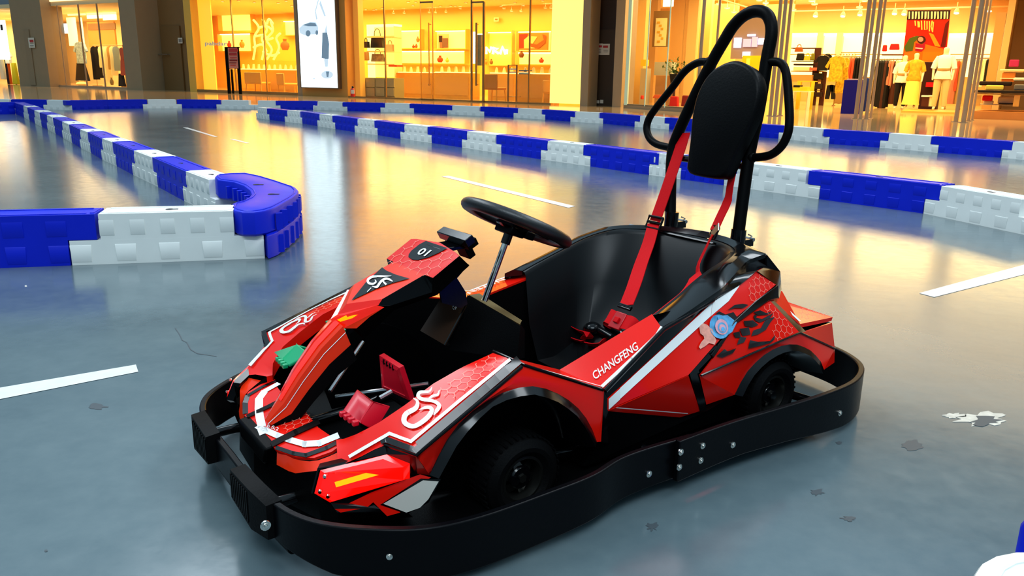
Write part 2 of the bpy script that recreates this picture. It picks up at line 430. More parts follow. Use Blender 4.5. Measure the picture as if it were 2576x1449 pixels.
# front fender top: inner edge, outer edge
inn = [A0, K(1160, 925, 'y', .298), K(1090, 965, 'y', .297), K(1020, 1018, 'y', .292), K(950, 1065, 'y', .28), K(895, 1093, 'y', .25), K(862, 1105, 'y', .215)]
nose_in = [K(846, 1106, 'z', .212), K(800, 1072, 'z', .208), K(764, 1030, 'z', .205)]
band_top = [K(697, 1134, 'z', .168), K(745, 1157, 'z', .172), K(790, 1162, 'z', .178), K(842, 1143, 'z', .192), K(850, 1138, 'z', .195)]
band_bot = [K(696, 1169, 'z', .140), K(735, 1190, 'z', .145), K(770, 1192, 'z', .155), K(806, 1183, 'z', .178)]
Lt = [K(806, 1183, 'z', .19), K(973, 1143, 'z', .226), K(1031, 1166, 'z', .218), K(1031, 1203, 'z', .178), K(830, 1264, 'z', .118), K(791, 1241, 'z', .148)]
out_edge = [A1, A1.lerp(A2, .25), A1.lerp(A2, .5), A1.lerp(A2, .75), A2, K(968, 1117, 'z', .245), Lt[0]+Vector((.004, 0, .003))]
mb = MB(); O_ = (0, .3, 1)
# top skin as strips between the inner and outer edges
def strip_between(mb, a, b, m, th, out):
    """two poly-lines of equal length -> plates"""
    for i in range(len(a)-1): mb.plate([a[i], a[i+1], b[i+1], b[i]], m, th, out)
def resample(P, n):
    P = [Vector(p) for p in P]; L = [0]
    for a, b in zip(P, P[1:]): L.append(L[-1]+(b-a).length)
    o = []
    for i in range(n):
        t = L[-1]*i/(n-1); j = max(k for k in range(len(L)-1) if L[k] <= t+1e-9) if t < L[-1] else len(L)-2
        o.append(P[j].lerp(P[j+1], (t-L[j])/max(L[j+1]-L[j], 1e-9)))
    return o
N = 22
ri = resample(inn+[nose_in[0]], N)
ro = resample([A1, A2], 15)+resample([A2, K(968, 1117, 'z', .245), K(892, 1157, 'z', .214), K(850, 1171, 'z', .196)], 8)[1:]
def fender_mid():
    return [a.lerp(b, .5)+Vector((0, 0, .004)) for a, b in zip(ri, ro)]
loft(mb, [[p+Vector((0, -.002, -.035)) for p in ri], ri, fender_mid(), ro], RED)
# front orange band
bt = resample(band_top, 9); bb = resample(band_bot+[K(850, 1173, 'z', .192)], 9)
loft(mb, [bt, bb], RED2)
lip = [p+Vector((-.02, -.01, -.01)) for p in bb]
loft(mb, [bb, lip], BLK)
# decals on the fender top
def on_top(px, py, lift=0):
    """on the fender skin: iterate between the inner and outer rails"""
    best = None
    for i in range(N-1):
        for tri in ((ri[i], ri[i+1], ro[i]), (ri[i+1], ro[i+1], ro[i])):
            p = KP(px, py, tri); a, b, c = tri
            n = (b-a).cross(c-a); 
            def s(u, v, q): return (v-u).cross(q-u).dot(n)
            w_ = min(s(a, b, p), s(b, c, p), s(c, a, p))/max(n.length_squared, 1e-12)
            if best is None or w_ > best[0]: best = (w_, p)
    return best[1]
def tdecal(px, m, off=.0055):
    pts = [on_top(*p) for p in px]; mb.decal(pts, m, (0, 0, 1), off)
def dense(px, n=7):
    o = []
    for i in range(len(px)):
        a = px[i]; b = px[(i+1) % len(px)]
        for t in range(n): o.append((a[0]+(b[0]-a[0])*t/n, a[1]+(b[1]-a[1])*t/n))
    return o
def stripe(mb, line, wd, m, on, off=.0055, out=(0, 0, 1)):
    """a printed stripe: pixel poly-line with width in pixels"""
    for (a, b) in zip(line, line[1:]):
        d = Vector((b[0]-a[0], b[1]-a[1])); n = Vector((-d.y, d.x)).normalized()*wd/2; d = d.normalized()*wd*.35
        for k in range(5):
            p = (a[0]+(b[0]-a[0])*k/5, a[1]+(b[1]-a[1])*k/5); q = (a[0]+(b[0]-a[0])*(k+1)/5, a[1]+(b[1]-a[1])*(k+1)/5)
            if k == 0: p = (p[0]-d.x, p[1]-d.y)
            if k == 4: q = (q[0]+d.x, q[1]+d.y)
            mb.decal([on(p[0]+n.x, p[1]+n.y), on(q[0]+n.x, q[1]+n.y), on(q[0]-n.x, q[1]-n.y), on(p[0]-n.x, p[1]-n.y)], m, out, off)
stripe(mb, [(1304, 917), (1180, 1022), (1047, 1137), (974, 1110), (965, 1112)], 15, BLK, on_top, .005)
stripe(mb, [(1302, 914), (1180, 1018), (1060, 1120)], 22, BLK, on_top, .0052)
stripe(mb, [(1283, 911), (1160, 1011), (1036, 1116), (983, 1095), (884, 1153)], 8, WHT, on_top, .006)
hx = [on_top(*p) for p in [(1236, 899), (1272, 910), (1180, 985), (1132, 1014), (1098, 990), (1112, 974)]]
hexes(mb, hx, HEX, (0, 0, 1), .0125, .0012, .0062, .5)
def logo(mb, quad, m, on, off, out):
    """flame-like curled monogram inside the picture quad bl, br, tr, tl"""
    S = [([(.60, .92), (.50, .98), (.30, .80), (.08, .62), (.05, .35), (.22, .12), (.42, .10), (.56, .30), (.50, .48), (.34, .44)], [.01, .05, .10, .13, .14, .14, .12, .10, .06, .01]),
         ([(.98, .62), (.80, .66), (.66, .60), (.62, .48), (.76, .40), (.86, .26), (.74, .10), (.58, .06)], [.01, .07, .09, .09, .10, .10, .08, .01]),
         ([(1.0, .86), (.88, .84), (.78, .92), (.66, .80)], [.01, .05, .06, .01]),
         ([(.95, .40), (.88, .46), (.80, .52)], [.01, .05, .01])]
    q = [Vector((a, b, 0)) for a, b in quad]
    for P, W in S:
        sp = smooth_path([Vector((a, b, 0)) for a, b in P], 5); k = len(sp)
        wv = [W[min(int(i/5), len(W)-1)]*(1-(i % 5)/5)+W[min(int(i/5)+1, len(W)-1)]*(i % 5)/5 for i in range(k)]
        L = []; R_ = []
        for i in range(k):
            t = (sp[min(i+1, k-1)]-sp[max(i-1, 0)]).normalized(); n = Vector((-t.y, t.x, 0))*wv[i]/2
            L.append(quad_map(q, ((sp[i]+n).x, (sp[i]+n).y))); R_.append(quad_map(q, ((sp[i]-n).x, (sp[i]-n).y)))
        for i in range(k-1):
            mb.decal([on(L[i].x, L[i].y), on(L[i+1].x, L[i+1].y), on(R_[i+1].x, R_[i+1].y), on(R_[i].x, R_[i].y)], m, out, off)
logo(mb, [(1020, 1100), (1072, 1085), (1115, 1000), (1060, 975)], WHT, on_top, .0065, (0, 0, 1)) if False else None
GL = [([(1043, 1007), (1053, 1015), (1049, 1032), (1026, 1046), (1019, 1062), (1027, 1074), (1046, 1078), (1074, 1060), (1089, 1040), (1084, 1031), (1072, 1031), (1057, 1037)], [2, 7, 12, 13, 13, 12, 11, 12, 11, 9, 7, 1]),
      ([(1090, 978), (1082, 990), (1060, 992), (1055, 1002), (1066, 1010), (1095, 1015), (1108, 1026), (1100, 1040), (1094, 1050)], [1, 6, 8, 9, 9, 8, 10, 9, 1]),
      ([(1108, 986), (1104, 998), (1090, 1002), (1078, 1012)], [1, 6, 6, 2])]
def curls(mb, G_, m, on, off, out, s=1.0):
    for P, W in G_:
        sp = smooth_path([Vector((a, b, 0)) for a, b in P], 4); k = len(sp); L = []; R_ = []
        for i in range(k):
            j = min(i//4, len(W)-1); w_ = (W[j]+(W[min(j+1, len(W)-1)]-W[j])*(i % 4)/4)*s
            t = (sp[min(i+1, k-1)]-sp[max(i-1, 0)]).normalized(); n = Vector((-t.y, t.x, 0))*w_/2
            L.append(sp[i]+n); R_.append(sp[i]-n)
        for i in range(k-1):
            q = [on(L[i].x, L[i].y), on(L[i+1].x, L[i+1].y), on(R_[i+1].x, R_[i+1].y), on(R_[i].x, R_[i].y)]
            if newell(q).length > .5: mb.decal(q, m, out, off)
curls(mb, GL, WHT, on_top, .0068, (0, 0, 1))
ff = mb.build('front_fairing', kart, smooth=40, fix=False)
mb.mirror().build('front_fairing', kart, smooth=40, fix=False)
# black rail along the top rear edge of the fender and down the outer edge
mb = MB()
mb.tube([A0+Vector((-.004, -.004, .002)), A1+Vector((-.006, 0, .002)), TIP+Vector((.004, 0, .0))], .0036, BLK, 8)
mb.tube([A1+Vector((0, .001, 0)), A2+Vector((0, .001, 0)), K(968, 1119, 'z', .243)], .004, BLK, 8)
both(mb, 'edge_trim')
# ---- red side panel above the front wheel + arch flare ---------------------------
arch_px = [(1502, 1112), (1484, 1064), (1457, 1029), (1422, 999), (1380, 979), (1338, 971), (1293, 977), (1248, 994), (1194, 1029), (1144, 1076), (1114, 1123), (1080, 1195)]
fold_px = [(1498, 1125), (1478, 1083), (1455, 1049), (1417, 1018), (1390, 1004), (1343, 992), (1293, 999), (1244, 1019), (1194, 1064), (1152, 1116), (1128, 1160), (1104, 1204)]
def yside(px): return .405+(.435-.405)*0
arch = [K(a, b, 'y', .408) for a, b in arch_px]
mb = MB()
top = [TIP, A1.lerp(TIP, .55), A1, A1.lerp(A2, .33), A1.lerp(A2, .66), A2]
face = [K(1512, 1111, 'y', .405)]+arch+[K(1049, 1191, 'y', .40)]
n = 16
ra = resample(arch, n); rt = resample([TIP, A1], 8)+resample([A1, A2], 9)[1:]
loft(mb, [rt, [a.lerp(b, .5)+Vector((0, .004, 0)) for a, b in zip(ra, rt)], ra], RED)
mb.face([TIP, ra[0], K(1512, 1111, 'y', .405)], RED); mb.face([A2, ra[-1], K(1050, 1192, 'y', .40)], RED)
both(mb, 'fender_side_panel', fix=False)
mb = MB()
fold = [K(a, b, 'y', .425) for a, b in fold_px]
rf = resample(fold, n)
lipi = [p+Vector(((p.x-0)*.10*-1, -.010, -.012)) for p in rf]
lip_in = [Vector(((p.x)*.86, .385, .10+(p.z-.10)*.86)) for p in rf]
deep = [Vector((p.x, .27, p.z)) for p in lip_in]
loft(mb, [ra, rf, lip_in, deep], BLK)
both(mb, 'wheel_arch_flare', fix=False)
mb = MB(); mb.plate([Vector((p.x, .272, p.z)) for p in lip_in]+[Vector((.16, .272, .06)), Vector((-.17, .272, .06))], BLKM, .004, (0, 1, 0)); both(mb, 'inner_fender_liner')
# ---- headlight ------------------------------------------------------------------
LR = mat('lamp_red_lens', (.55, .004, .004), .12, coat=.5, emit=.8, ecol='#ff0a00')
LO = mat('lamp_glow', (1, .25, .0), .3, emit=2.6, ecol='#ff6a00')
cen = sum(Lt, Vector())/6; ln = newell(Lt); ln = ln if ln.y > 0 else -ln
mb = MB()
inn6 = [p.lerp(cen, .12)+ln*.008 for p in Lt]
for i in range(6): mb.face([Lt[i], Lt[(i+1) % 6], inn6[(i+1) % 6], inn6[i]], LR)
mb.plate(inn6, LR, .004, ln)
gl = [(842, 1212), (975, 1173), (980, 1186), (846, 1225)]
# glowing tube seen through the lens
pl3 = (inn6[1], inn6[3], inn6[5])
q = [KP(a, b, pl3) for a, b in gl]; mb.decal(q, LO, ln, .002)
hl = mb.build('headlight', kart, fix=False); hm = mb.mirror().build('headlight', kart, fix=False)
for o, s_ in ((hl, 1), (hm, -1)):
    for px in ((818, 1197), (826, 1247), (1016, 1187), (806, 1235)):
        c = KP(*px, pl3); c = Vector((c.x, c.y*s_, c.z)); nn = Vector((ln.x, ln.y*s_, ln.z))
        b = MB(); b.lathe([(0, .004), (.0035, .0035), (.0045, 0)], CHROME, c+nn*.002, nn, 10); b.build('screw', o)
mb = MB()
big = [p+(p-cen)*.09-ln*.006 for p in Lt]
mb.plate(big, BLK, .02, ln)
# black body wedge around the lamp and lower fascia
low = [K(793, 1242, 'z', .146), K(848, 1289, 'z', .095), K(978, 1297, 'z', .085), K(1024, 1288, 'y', .395), K(1062, 1266, 'y', .40), K(1108, 1206, 'y', .41), K(1050, 1195, 'y', .40), K(1030, 1206, 'z', .176), K(832, 1266, 'z', .117)]
mb.plate(low, BLK, .01, (0.3, 1, 0))
mb.plate([A2, K(968, 1118, 'z', .243), K(892, 1159, 'z', .212), K(850, 1174, 'z', .193), Lt[0], Lt[1], Lt[2], K(1049, 1200, 'y', .395)], BLK, .006, (0.3, 1, 0))
pf = (low[1], low[3], low[7])
def onf(px, py): return KP(px, py, pf)
mb.decal([onf(*p) for p in [(835, 1274), (1058, 1192), (1085, 1200), (985, 1250), (1008, 1288), (975, 1297), (940, 1262), (925, 1275), (858, 1288)]], RED, (0.2, 1, 0), .003)
mb.decal([onf(*p) for p in [(958, 1268), (1060, 1202), (1110, 1204), (1080, 1262), (1025, 1291)]], BLK, (0.2, 1, 0), .004)
mb.decal([onf(*p) for p in [(966, 1265), (1066, 1206), (1105, 1209), (1079, 1254), (1058, 1275), (1024, 1287)]], mat('decal_ivory', (.55, .53, .47), .35), (0.2, 1, 0), .005)
both(mb, 'lamp_surround', fix=False)
# black lower nose panel that closes the front under the bands
mb = MB()
lo = [K(793, 1242, 'z', .146), Vector((.455, .14, .11)), Vector((.455, -.0, .10))]
fr = [bb[0], bb[3], bb[5], bb[8]]
mb.face([Vector((.455, 0, .155)), bb[0]+Vector((-.004, -.0, 0)), Vector((.45, .14, .07)), Vector((.46, 0, .07))], BLKM)
mb.face([bb[0]+Vector((-.004, 0, 0)), bb[3], Lt[0], Lt[5], Vector((.41, .27, .07)), Vector((.45, .14, .07))], BLKM)
mb.face([Vector((.46, 0, .07)), Vector((.45, .14, .07)), Vector((.41, .27, .07)), Vector((.25, .36, .07)), Vector((.2, .2, .06)), Vector((.2, 0, .06))], BLKM)
mb.face([Lt[5], Lt[4], low[3], Vector((.25, .36, .07)), Vector((.41, .27, .07))], BLKM)
both(mb, 'lower_nose_panel', fix=False)
# ---- nose bridge (red with white band, black bars, black snout) ------------------
mb = MB()
NB = [K(640, 965, 'z', .20)]
def nz(px, py, z): return K(px, py, 'z', z)
nplane = (Vector((.455, 0, .168)), Vector((.30, 0, .208)), Vector((.455, .14, .168)))
def onn(px, py): return KP(px, py, nplane)
near = [onn(697, 1134), onn(745, 1150), onn(790, 1152), onn(835, 1136), onn(868, 1112), onn(846, 1106), onn(800, 1075), onn(764, 1030)]

ctr = [onn(764, 1030), onn(697, 1134)]
hp = [Vector((p.x, p.y, p.z)) for p in near]
full = hp+[Vector((hp[-1].x, -hp[-1].y, hp[-1].z))]+[my(p) for p in hp[::-1][1:]]
mb.plate(full, RED, .006, (0, 0, 1))
def sym(px, m, off):
    q = [onn(*p) for p in px]; mb.decal(q, m, (0, 0, 1), off); mb.decal([my(p) for p in q][::-1], m, (0, 0, 1), off)
# white band
def wline(px, wd, m, off):
    stripe(mb, px, wd, m, onn, off)
    P = [my(onn(*p)) for p in px]
    k = len(P)
    for a, b in zip(P, P[1:]):
        d = (b-a).normalized(); nn = Vector((-d.y, d.x, 0))*wd*.00062
        mb.decal([a-nn-d*.002, b-nn+d*.002, b+nn+d*.002, a+nn-d*.002], m, (0, 0, 1), off)
wline([(848, 1099), (804, 1117), (766, 1119), (728, 1108), (700, 1098), (668, 1084), (656, 1089)], 15, WHT, .0025)
wline([(858, 1109), (822, 1128), (770, 1147), (738, 1142), (697, 1128)], 10, BLK, .002)
wline([(800, 1065), (745, 1090), (688, 1119)], 14, BLKM, .004)
hexes(mb, [onn(*p) for p in [(768, 1034), (796, 1060), (722, 1092), (705, 1070)]], HEX, (0, 0, 1), .0115, .0012, .003, .3)
put_text(mb, 'b.fk2', [onn(*p) for p in [(672, 1078), (700, 1088), (704, 1080), (677, 1069)]], WHT, (0, 0, 1), .004)
put_text(mb, '85', [onn(*p) for p in [(655, 1083), (664, 1088), (667, 1079), (658, 1075)]], WHT, (0, 0, 1), .004)
mb.build('nose_bridge', kart, fix=False)
mb = MB()
t1 = Vector((.462, .095, .170)); b1 = Vector((.462, .080, .128))
mb.add([my(t1), t1, b1, my(b1), my(t1)+Vector((-.03, 0, .004)), t1+Vector((-.03, 0, .004)), b1+Vector((-.03, 0, 0)), my(b1)+Vector((-.03, 0, 0))],
       [[0, 1, 2, 3], [4, 5, 1, 0], [3, 2, 6, 7], [1, 5, 6, 2], [4, 0, 3, 7], [5, 4, 7, 6]], BLKM)
mb.build('nose_cap', kart, bevel=.006)
# ---- steering cowl ---------------------------------------------------------------
LV = mat('cowl_light', (.75, .01, .004), .12, coat=.6, emit=.35, ecol='#ff2000')
mb = MB()
C = [(.428, .195), (.394, .238), (.354, .296), (.304, .355), (.252, .400)]    # ridge of the stem (x, z)
Wd = [.002, .020, .028, .032, .036]                                          # half width of the stem
Cr = []; rails = []
for s_ in (1, -1):
    r1 = [Vector((x, 0, z)) for x, z in C]; r2 = [Vector((x-.004, s_*w_, z-.006)) for (x, z), w_ in zip(C, Wd)]
    r3 = [Vector((x-.030, s_*(w_+.012), z-.040-.012*i)) for i, ((x, z), w_) in enumerate(zip(C, Wd))]
    r3[0] = Vector((.41, s_*.016, .178)); rails.append((r1, r2, r3))
    loft(mb, [r1, r2], RED2); loft(mb, [r2, [a.lerp(b, .55) for a, b in zip(r2, r3)]], RED2)
    loft(mb, [[a.lerp(b, .55) for a, b in zip(r2, r3)], r3], BLKM)
    loft(mb, [r3, [Vector((p.x-.01, 0, p.z-.012)) for p in r3]], BLKM)
    # glowing groove along the ridge
    g1 = [p.lerp(q, .12)+Vector((.0015, 0, .003)) for p, q in zip(r1, r2)]; g2 = [p.lerp(q, .62)+Vector((.0015, 0, .002)) for p, q in zip(r1, r2)]
    loft(mb, [g1[1:], g2[1:]], LV)
    wl = [p.lerp(q, .18)+Vector((.001, s_*.0012, .0006)) for p, q in zip(r2, r3)]; wl2 = [p+Vector((0, s_*.0012, -.0012)) for p in wl]
    loft(mb, [wl, wl2], WHT)
SP = (Vector((.222, 0, .434)), Vector((.06, 0, .4988)), Vector((.06, 1, .4988)))
TPn = (Vector((.06, 0, .4988)), Vector((-.02, 0, .548)), Vector((.06, 1, .4988)))
tV = Vector((.222, 0, .434)); tF = Vector((.245, 0, .412))
armT = KP(962, 752, SP); s1_ = KP(1047, 703, SP); s2_ = KP(1089, 699, TPn); s3_ = KP(1155, 644, TPn); s3b = KP(1148, 636, TPn)
s1_ = Vector((.06, s1_.y, .4988)); s0_ = Vector((s3b.x-.012, 0, s3b.z+.006)); m0 = Vector((.06, 0, .4988))
armL = K(967, 773, 'y', armT.y+.004); U1_ = K(930, 797, 'y', .068); U2_ = K(897, 826, 'y', .048); a1_ = armT+Vector((.012, .003, -.012))
for s_ in (1, -1):
    f = (lambda p: p) if s_ == 1 else my
    mb.face([f(tV), f(armT), f(s1_), m0], RED2)
    mb.face([m0, f(s1_), f(s2_), f(s3_), f(s3b), s0_], RED)
    # glowing V arm: raised rounded bar with a groove above it
    g0 = Vector((.258, 0, .394)); 
    mb.face([tV, tF, f(a1_), f(armT)], RED)
    am = f(armL.lerp(a1_, .5)+Vector((.012, 0, .004)))
    mb.face([tF, Vector((.262, 0, .404)), am, f(a1_)], LV); mb.face([Vector((.262, 0, .404)), g0, f(Vector((.246, .034, .388))), f(armL), am], LV)
    e1 = f(K(1087, 716, 'y', s2_.y-.006)); e2 = f(K(1086, 716, 'y', s2_.y-.006)); e3 = f(K(1181, 668, 'y', s3_.y)); 
    d1 = f(K(985, 768, 'y', .085)); d2 = f(K(1087, 735, 'y', .08)); d3 = f(K(1100, 742, 'y', .07))
    mb.face([f(armT), f(s1_), e1, d2, d1, f(armL), f(a1_)], BLK)
    mb.face([f(s1_), f(s2_), e1], BLK); mb.face([f(s2_), f(s3_), e3, d3, d2, e1], BLK)
    mb.face([f(s3_), f(s3b), s0_, Vector((e3.x, 0, e3.z+.004)), e3], BLK)
    mb.face([f(Vector((.246, .034, .388))), f(U2_), f(U1_), f(armL)], RED2)
    mb.face([f(U2_), Vector((.18, 0, .34)), Vector((.10, 0, .40)), d1, f(U1_)], BLKM)
    mb.face([d1, Vector((.10, 0, .40)), Vector((-.03, 0, .43)), d3, d2], BLKM)
    mb.face([d3, Vector((-.03, 0, .43)), Vector((e3.x, 0, e3.z+.004)), e3], BLKM)
mb.decal([KP(a, b_, (Vector((.262, 0, .404)), armL, Vector((.258, 0, .394)))) for a, b_ in [(849, 803), (870, 792), (900, 790), (885, 800), (862, 811)]], LO, (.6, .4, .6), .003)
mb.decal([K(a, b_, 'y', .012) for a, b_ in [(838, 822), (843, 822), (829, 848), (822, 858)]], LO, (.6, .4, .6), .002)
def on1(px, py): return KP(px, py, TPn)
def on2(px, py): return KP(px, py, SP)
mb.decal([on1(*p) for p in [(1038, 654), (1028, 647), (1029, 641), (1035, 632), (1055, 616), (1072, 607), (1126, 625), (1104, 637), (1079, 648), (1052, 655)]], BLK, UP, .0015)
put_text(mb, '01', [on1(*p) for p in [(1048, 641), (1070, 647), (1088, 632), (1064, 625)]], WHT, UP, .003, bold=.02)
mb.decal([on2(*p) for p in [(885, 757), (920, 713), (962, 674), (972, 682), (995, 692), (1015, 698), (1031, 702), (990, 713), (949, 727), (915, 743)]], BLK, UP, .002)
GS = [([(949, 698), (936, 700), (927, 707), (929, 715), (940, 717), (947, 712), (944, 706)], [5, 6, 6, 6, 5, 4, 1]),
      ([(937, 723), (949, 725), (956, 716), (962, 709), (972, 704), (981, 706), (989, 711)], [1, 6, 6, 6, 6, 5, 2]), ([(965, 711), (973, 719)], [4, 5]), ([(938, 697), (960, 698), (986, 697)], [3, 5, 1]), ([(925, 737), (935, 727)], [2, 2])]
curls(mb, GS, WHT, on2, .0035, UP)
hexes(mb, [on1(*p) for p in [(1086, 696), (1150, 644), (1124, 629), (1080, 652), (1038, 658), (1022, 650), (1026, 637), (1062, 606), (1054, 601), (1000, 630), (966, 664), (985, 680), (1035, 694)]], HEX, UP, .019, .0013, .0015, .4)
mb.build('steering_cowl', kart, fix=False, smooth=20)
# display unit on the cowl
mb = MB()
cc = K(1143, 600, 'y', 0.0); dn = Vector((-.5, 0, .85)).normalized(); R = Matrix.Rotation(.50, 3, 'Y')
mb.box(cc+Vector((-.004, 0, .004)), (.026, .135, .022), BLK, R=R); mb.box(cc+Vector((-.018, .0, -.006)), (.03, .115, .02), BLKM, R=R)
mb.box(cc+Vector((-.03, 0, -.03)), (.02, .05, .04), BLKM, R=R); mb.plate([s0_+Vector((.02, .035, -.008)), s0_+Vector((.02, -.035, -.008)), cc+Vector((-.02, -.035, -.010)), cc+Vector((-.02, .035, -.010))], BLK, .010, UP)
mb.box(cc+Vector((.004, .05, .006)), (.004, .02, .01), STEEL, R=R)
mb.build('display_unit', kart, bevel=.004)
# bracket and shin plate under the cowl
for y in (.075, -.075):
    mb = MB(); pts = [K(p, q_, 'y', y) if y > 0 else my(K(p, q_, 'y', -y)) for p, q_ in [(1100, 700), (1180, 665), (1150, 700), (1172, 735), (1176, 765), (1160, 775), (1112, 762), (1108, 740)]]
    mb.plate(pts, BLK, .006, (0, y, 0)); mb.build('cowl_bracket', kart)
bolt(K(1136, 683, 'y', .082), (0, 1, 0), .005)
mb = MB()
SH = mat('shin_plate', (.045, .022, .012), .3, metal=.4)
p = [K(1112, 745, 'y', -.02), K(1060, 830, 'y', -.02)]; 
mb.plate([K(1112, 745, 'y', -.03), K(1173, 768, 'y', .05), K(1119, 868, 'y', .05), K(1057, 832, 'y', -.03)], SH, .004, (1, .3, .3))
mb.plate([K(1119, 868, 'y', .05), K(1173, 768, 'y', .05), K(1165, 800, 'y', .03), K(1130, 870, 'y', .03)], BLK, .003, (0, 1, 0))
mb.build('battery_cover', kart); bolt(K(1144, 773, 'y', .04), (1, .4, .3), .004)
# ---- steering column, wheel, dash plate -------------------------------------------
mb = MB(); b0 = K(1222, 748, 'y', 0); t0 = K(1271, 612, 'y', 0); ax = (t0-b0).normalized()
mb.tube([b0-ax*.01, t0+ax*.03], .0085, CHROME, 14); mb.tube([t0-ax*.002, t0+ax*.03], .0125, BLK, 12)
mb.build('steering_shaft', kart)
WC = K(1299, 561, 'y', 0)
wax = (ax+Vector((-.04, 0, 0))).normalized()
mb = MB(); R_ = .135
prof = [(R_+.019*math.cos(a), .0165*math.sin(a)) for a in [2*math.pi*k/12 for k in range(13)]]
mb.lathe(prof, mat('wheel_foam', (.010, .010, .011), .38, bump=.2, nscale=260), WC, wax, 56)
sw = mb.build('steering_wheel', kart, smooth=60)
mb = MB()
mb.lathe([(0, -.012), (.038, -.012), (.05, -.004), (.05, .004), (.03, .012), (0, .012)], BLK, WC-wax*.012, wax, 28)
Uw = wax.orthogonal().normalized()
for k in range(3):
    a = 2*math.pi*k/3+.4; d = Matrix.Rotation(a, 3, wax) @ Uw; e_ = wax.cross(d)
    mb.plate([WC+d*.03+e_*.022, WC+d*.13+e_*.013, WC+d*.13-e_*.013, WC+d*.03-e_*.022], BLK, .006, wax)
mb.build('wheel_spokes', sw)
mb = MB(); hb = t0+ax*.036
mb.box(hb, (.045, .075, .022), BLKM, R=Matrix.Rotation(-.4, 3, 'Y')); mb.box(hb+Vector((-.03, .035, -.01)), (.03, .03, .02), BLKM, R=Matrix.Rotation(-.4, 3, 'Y'))
mb.build('wheel_hub', kart, bevel=.003)
mb = MB(); GP = mat('dash_plate_brass', (.38, .24, .10), .3, metal=.9)
mb.plate([K(1180, 742, 'y', -.045), K(1206, 738, 'y', -.05), K(1313, 806, 'y', .085), K(1308, 816, 'y', .09)], GP, .004, UP)
mb.build('dash_plate', kart)
mb = MB(); mb.plate([K(1176, 742, 'y', -.045), K(1310, 817, 'y', .09), K(1300, 905, 'y', .10), K(1130, 880, 'y', -.03)], BLKM, .01, (1, .5, 0))
mb.plate([K(1310, 817, 'y', .09), K(1320, 830, 'y', .06), K(1320, 900, 'y', .06), K(1300, 905, 'y', .10)], BLKM, .01, (0, 1, 0))
mb.build('console_box', kart)
# ---- pedals -------------------------------------------------------------------------
def pedal(col, s_, name):
    m = mat(col[0], col[1], .35, coat=.2); mb = MB()
    f = (lambda p: Vector(p)) if s_ == 1 else my
    # upright plate with frame and ribs
    a = [K(955, 893, 'z', .335), K(1005, 925, 'z', .335), K(1033, 1008, 'z', .25), K(962, 975, 'z', .262)]
    a = [Vector((.105, .095, .235)), Vector((.10, .165, .235)), Vector((.085, .17, .145)), Vector((.09, .09, .145))] if False else a
    if s_ == -1: a = [my(p) for p in a]
    n = newell(a); n = n if n.x > 0 else -n
    mb.plate(a, m, .012, n)
    c = sum(a, Vector())/4
    inn_ = [p.lerp(c, .22)+n*.004 for p in a]
    for i in range(4): mb.plate([a[i]+n*.001, a[(i+1) % 4]+n*.001, inn_[(i+1) % 4], inn_[i]], m, .003, n)
    for k in range(3):
        u = .62+k*.12; q0 = a[0].lerp(a[3], 1-u+.3*0); 
    for k in range(4):
        t = .12+k*.07; p0 = a[0].lerp(a[3], .10).lerp(a[1].lerp(a[2], .10), .25+k*.15); mb.box(p0+n*.003, (.004, .004, .012), BLK)
    o = mb.build(name, kart, bevel=.002)
    return o
RP = ('pedal_red', (.62, .004, .02)); GR = ('pedal_green', (.0, .34, .13))
o = pedal(RP, 1, 'brake_pedal'); o['label'] = 'red brake pedal'
o = pedal(GR, -1, 'accelerator_pedal'); o['label'] = 'green accelerator pedal'
def heelcup(col, s_):
    m = mat(col[0], col[1], .35, coat=.2); mb = MB(); f = (lambda p: p) if s_ == 1 else my
    a = [K(898, 978, 'z', .28), K(940, 1010, 'z', .28), K(905, 1062, 'z', .25), K(862, 1032, 'z', .25)]
    b = [a[1], K(983, 1022, 'z', .262), K(945, 1085, 'z', .218), a[2]]
    q = [f(p) for p in a]; mb.plate(q, m, .008, (0, 0, 1)); q = [f(p) for p in b]; mb.plate(q, m, .008, (.3, s_*1., .3))
    e0 = a[3]; e1 = a[2]
    for k in range(4):
        p = e0.lerp(e1, (k+.5)/4); mb.box(f(p+Vector((.005, 0, -.004))), (.014, .011, .012), m)
    return mb.build('pedal_toe_cup', kart, bevel=.0025)
o = heelcup(RP, 1); o['label'] = 'red toe cup of the brake pedal'
o = heelcup(GR, -1); o['label'] = 'green toe cup of the accelerator pedal'
mb = MB(); mb.tube([K(845, 998, 'z', .22), K(1078, 965, 'z', .27)], .005, STEEL, 8); mb.tube([K(955, 1002, 'y', .18), K(985, 985, 'y', .18)], .006, STEEL, 8)
mb.build('tie_rod', kart)
mb = MB(); mb.tube([my(K(845, 998, 'z', .22)), my(K(1078, 965, 'z', .27))], .005, STEEL, 8); mb.build('tie_rod', kart)
mb = MB()
for k, (a, r_) in enumerate([((.20, .06, .10), .035), ((.24, .09, .09), .028), ((.15, .10, .10), .022)]):
    mb.lathe([(0, -.02), (r_, -.02), (r_*1.05, 0), (r_, .02), (r_*.5, .024), (0, .024)], BLK, a, (.3, 1, .2), 20)
mb.box((.28, .15, .085), (.05, .09, .006), BLKM); mb.box((.30, .17, .11), (.03, .05, .03), BLKM)
mb.box((.28, -.15, .085), (.05, .09, .006), BLKM); mb.box((.10, 0, .09), (.10, .22, .05), BLKM)
mb.build('pedal_mount', kart, bevel=.002)
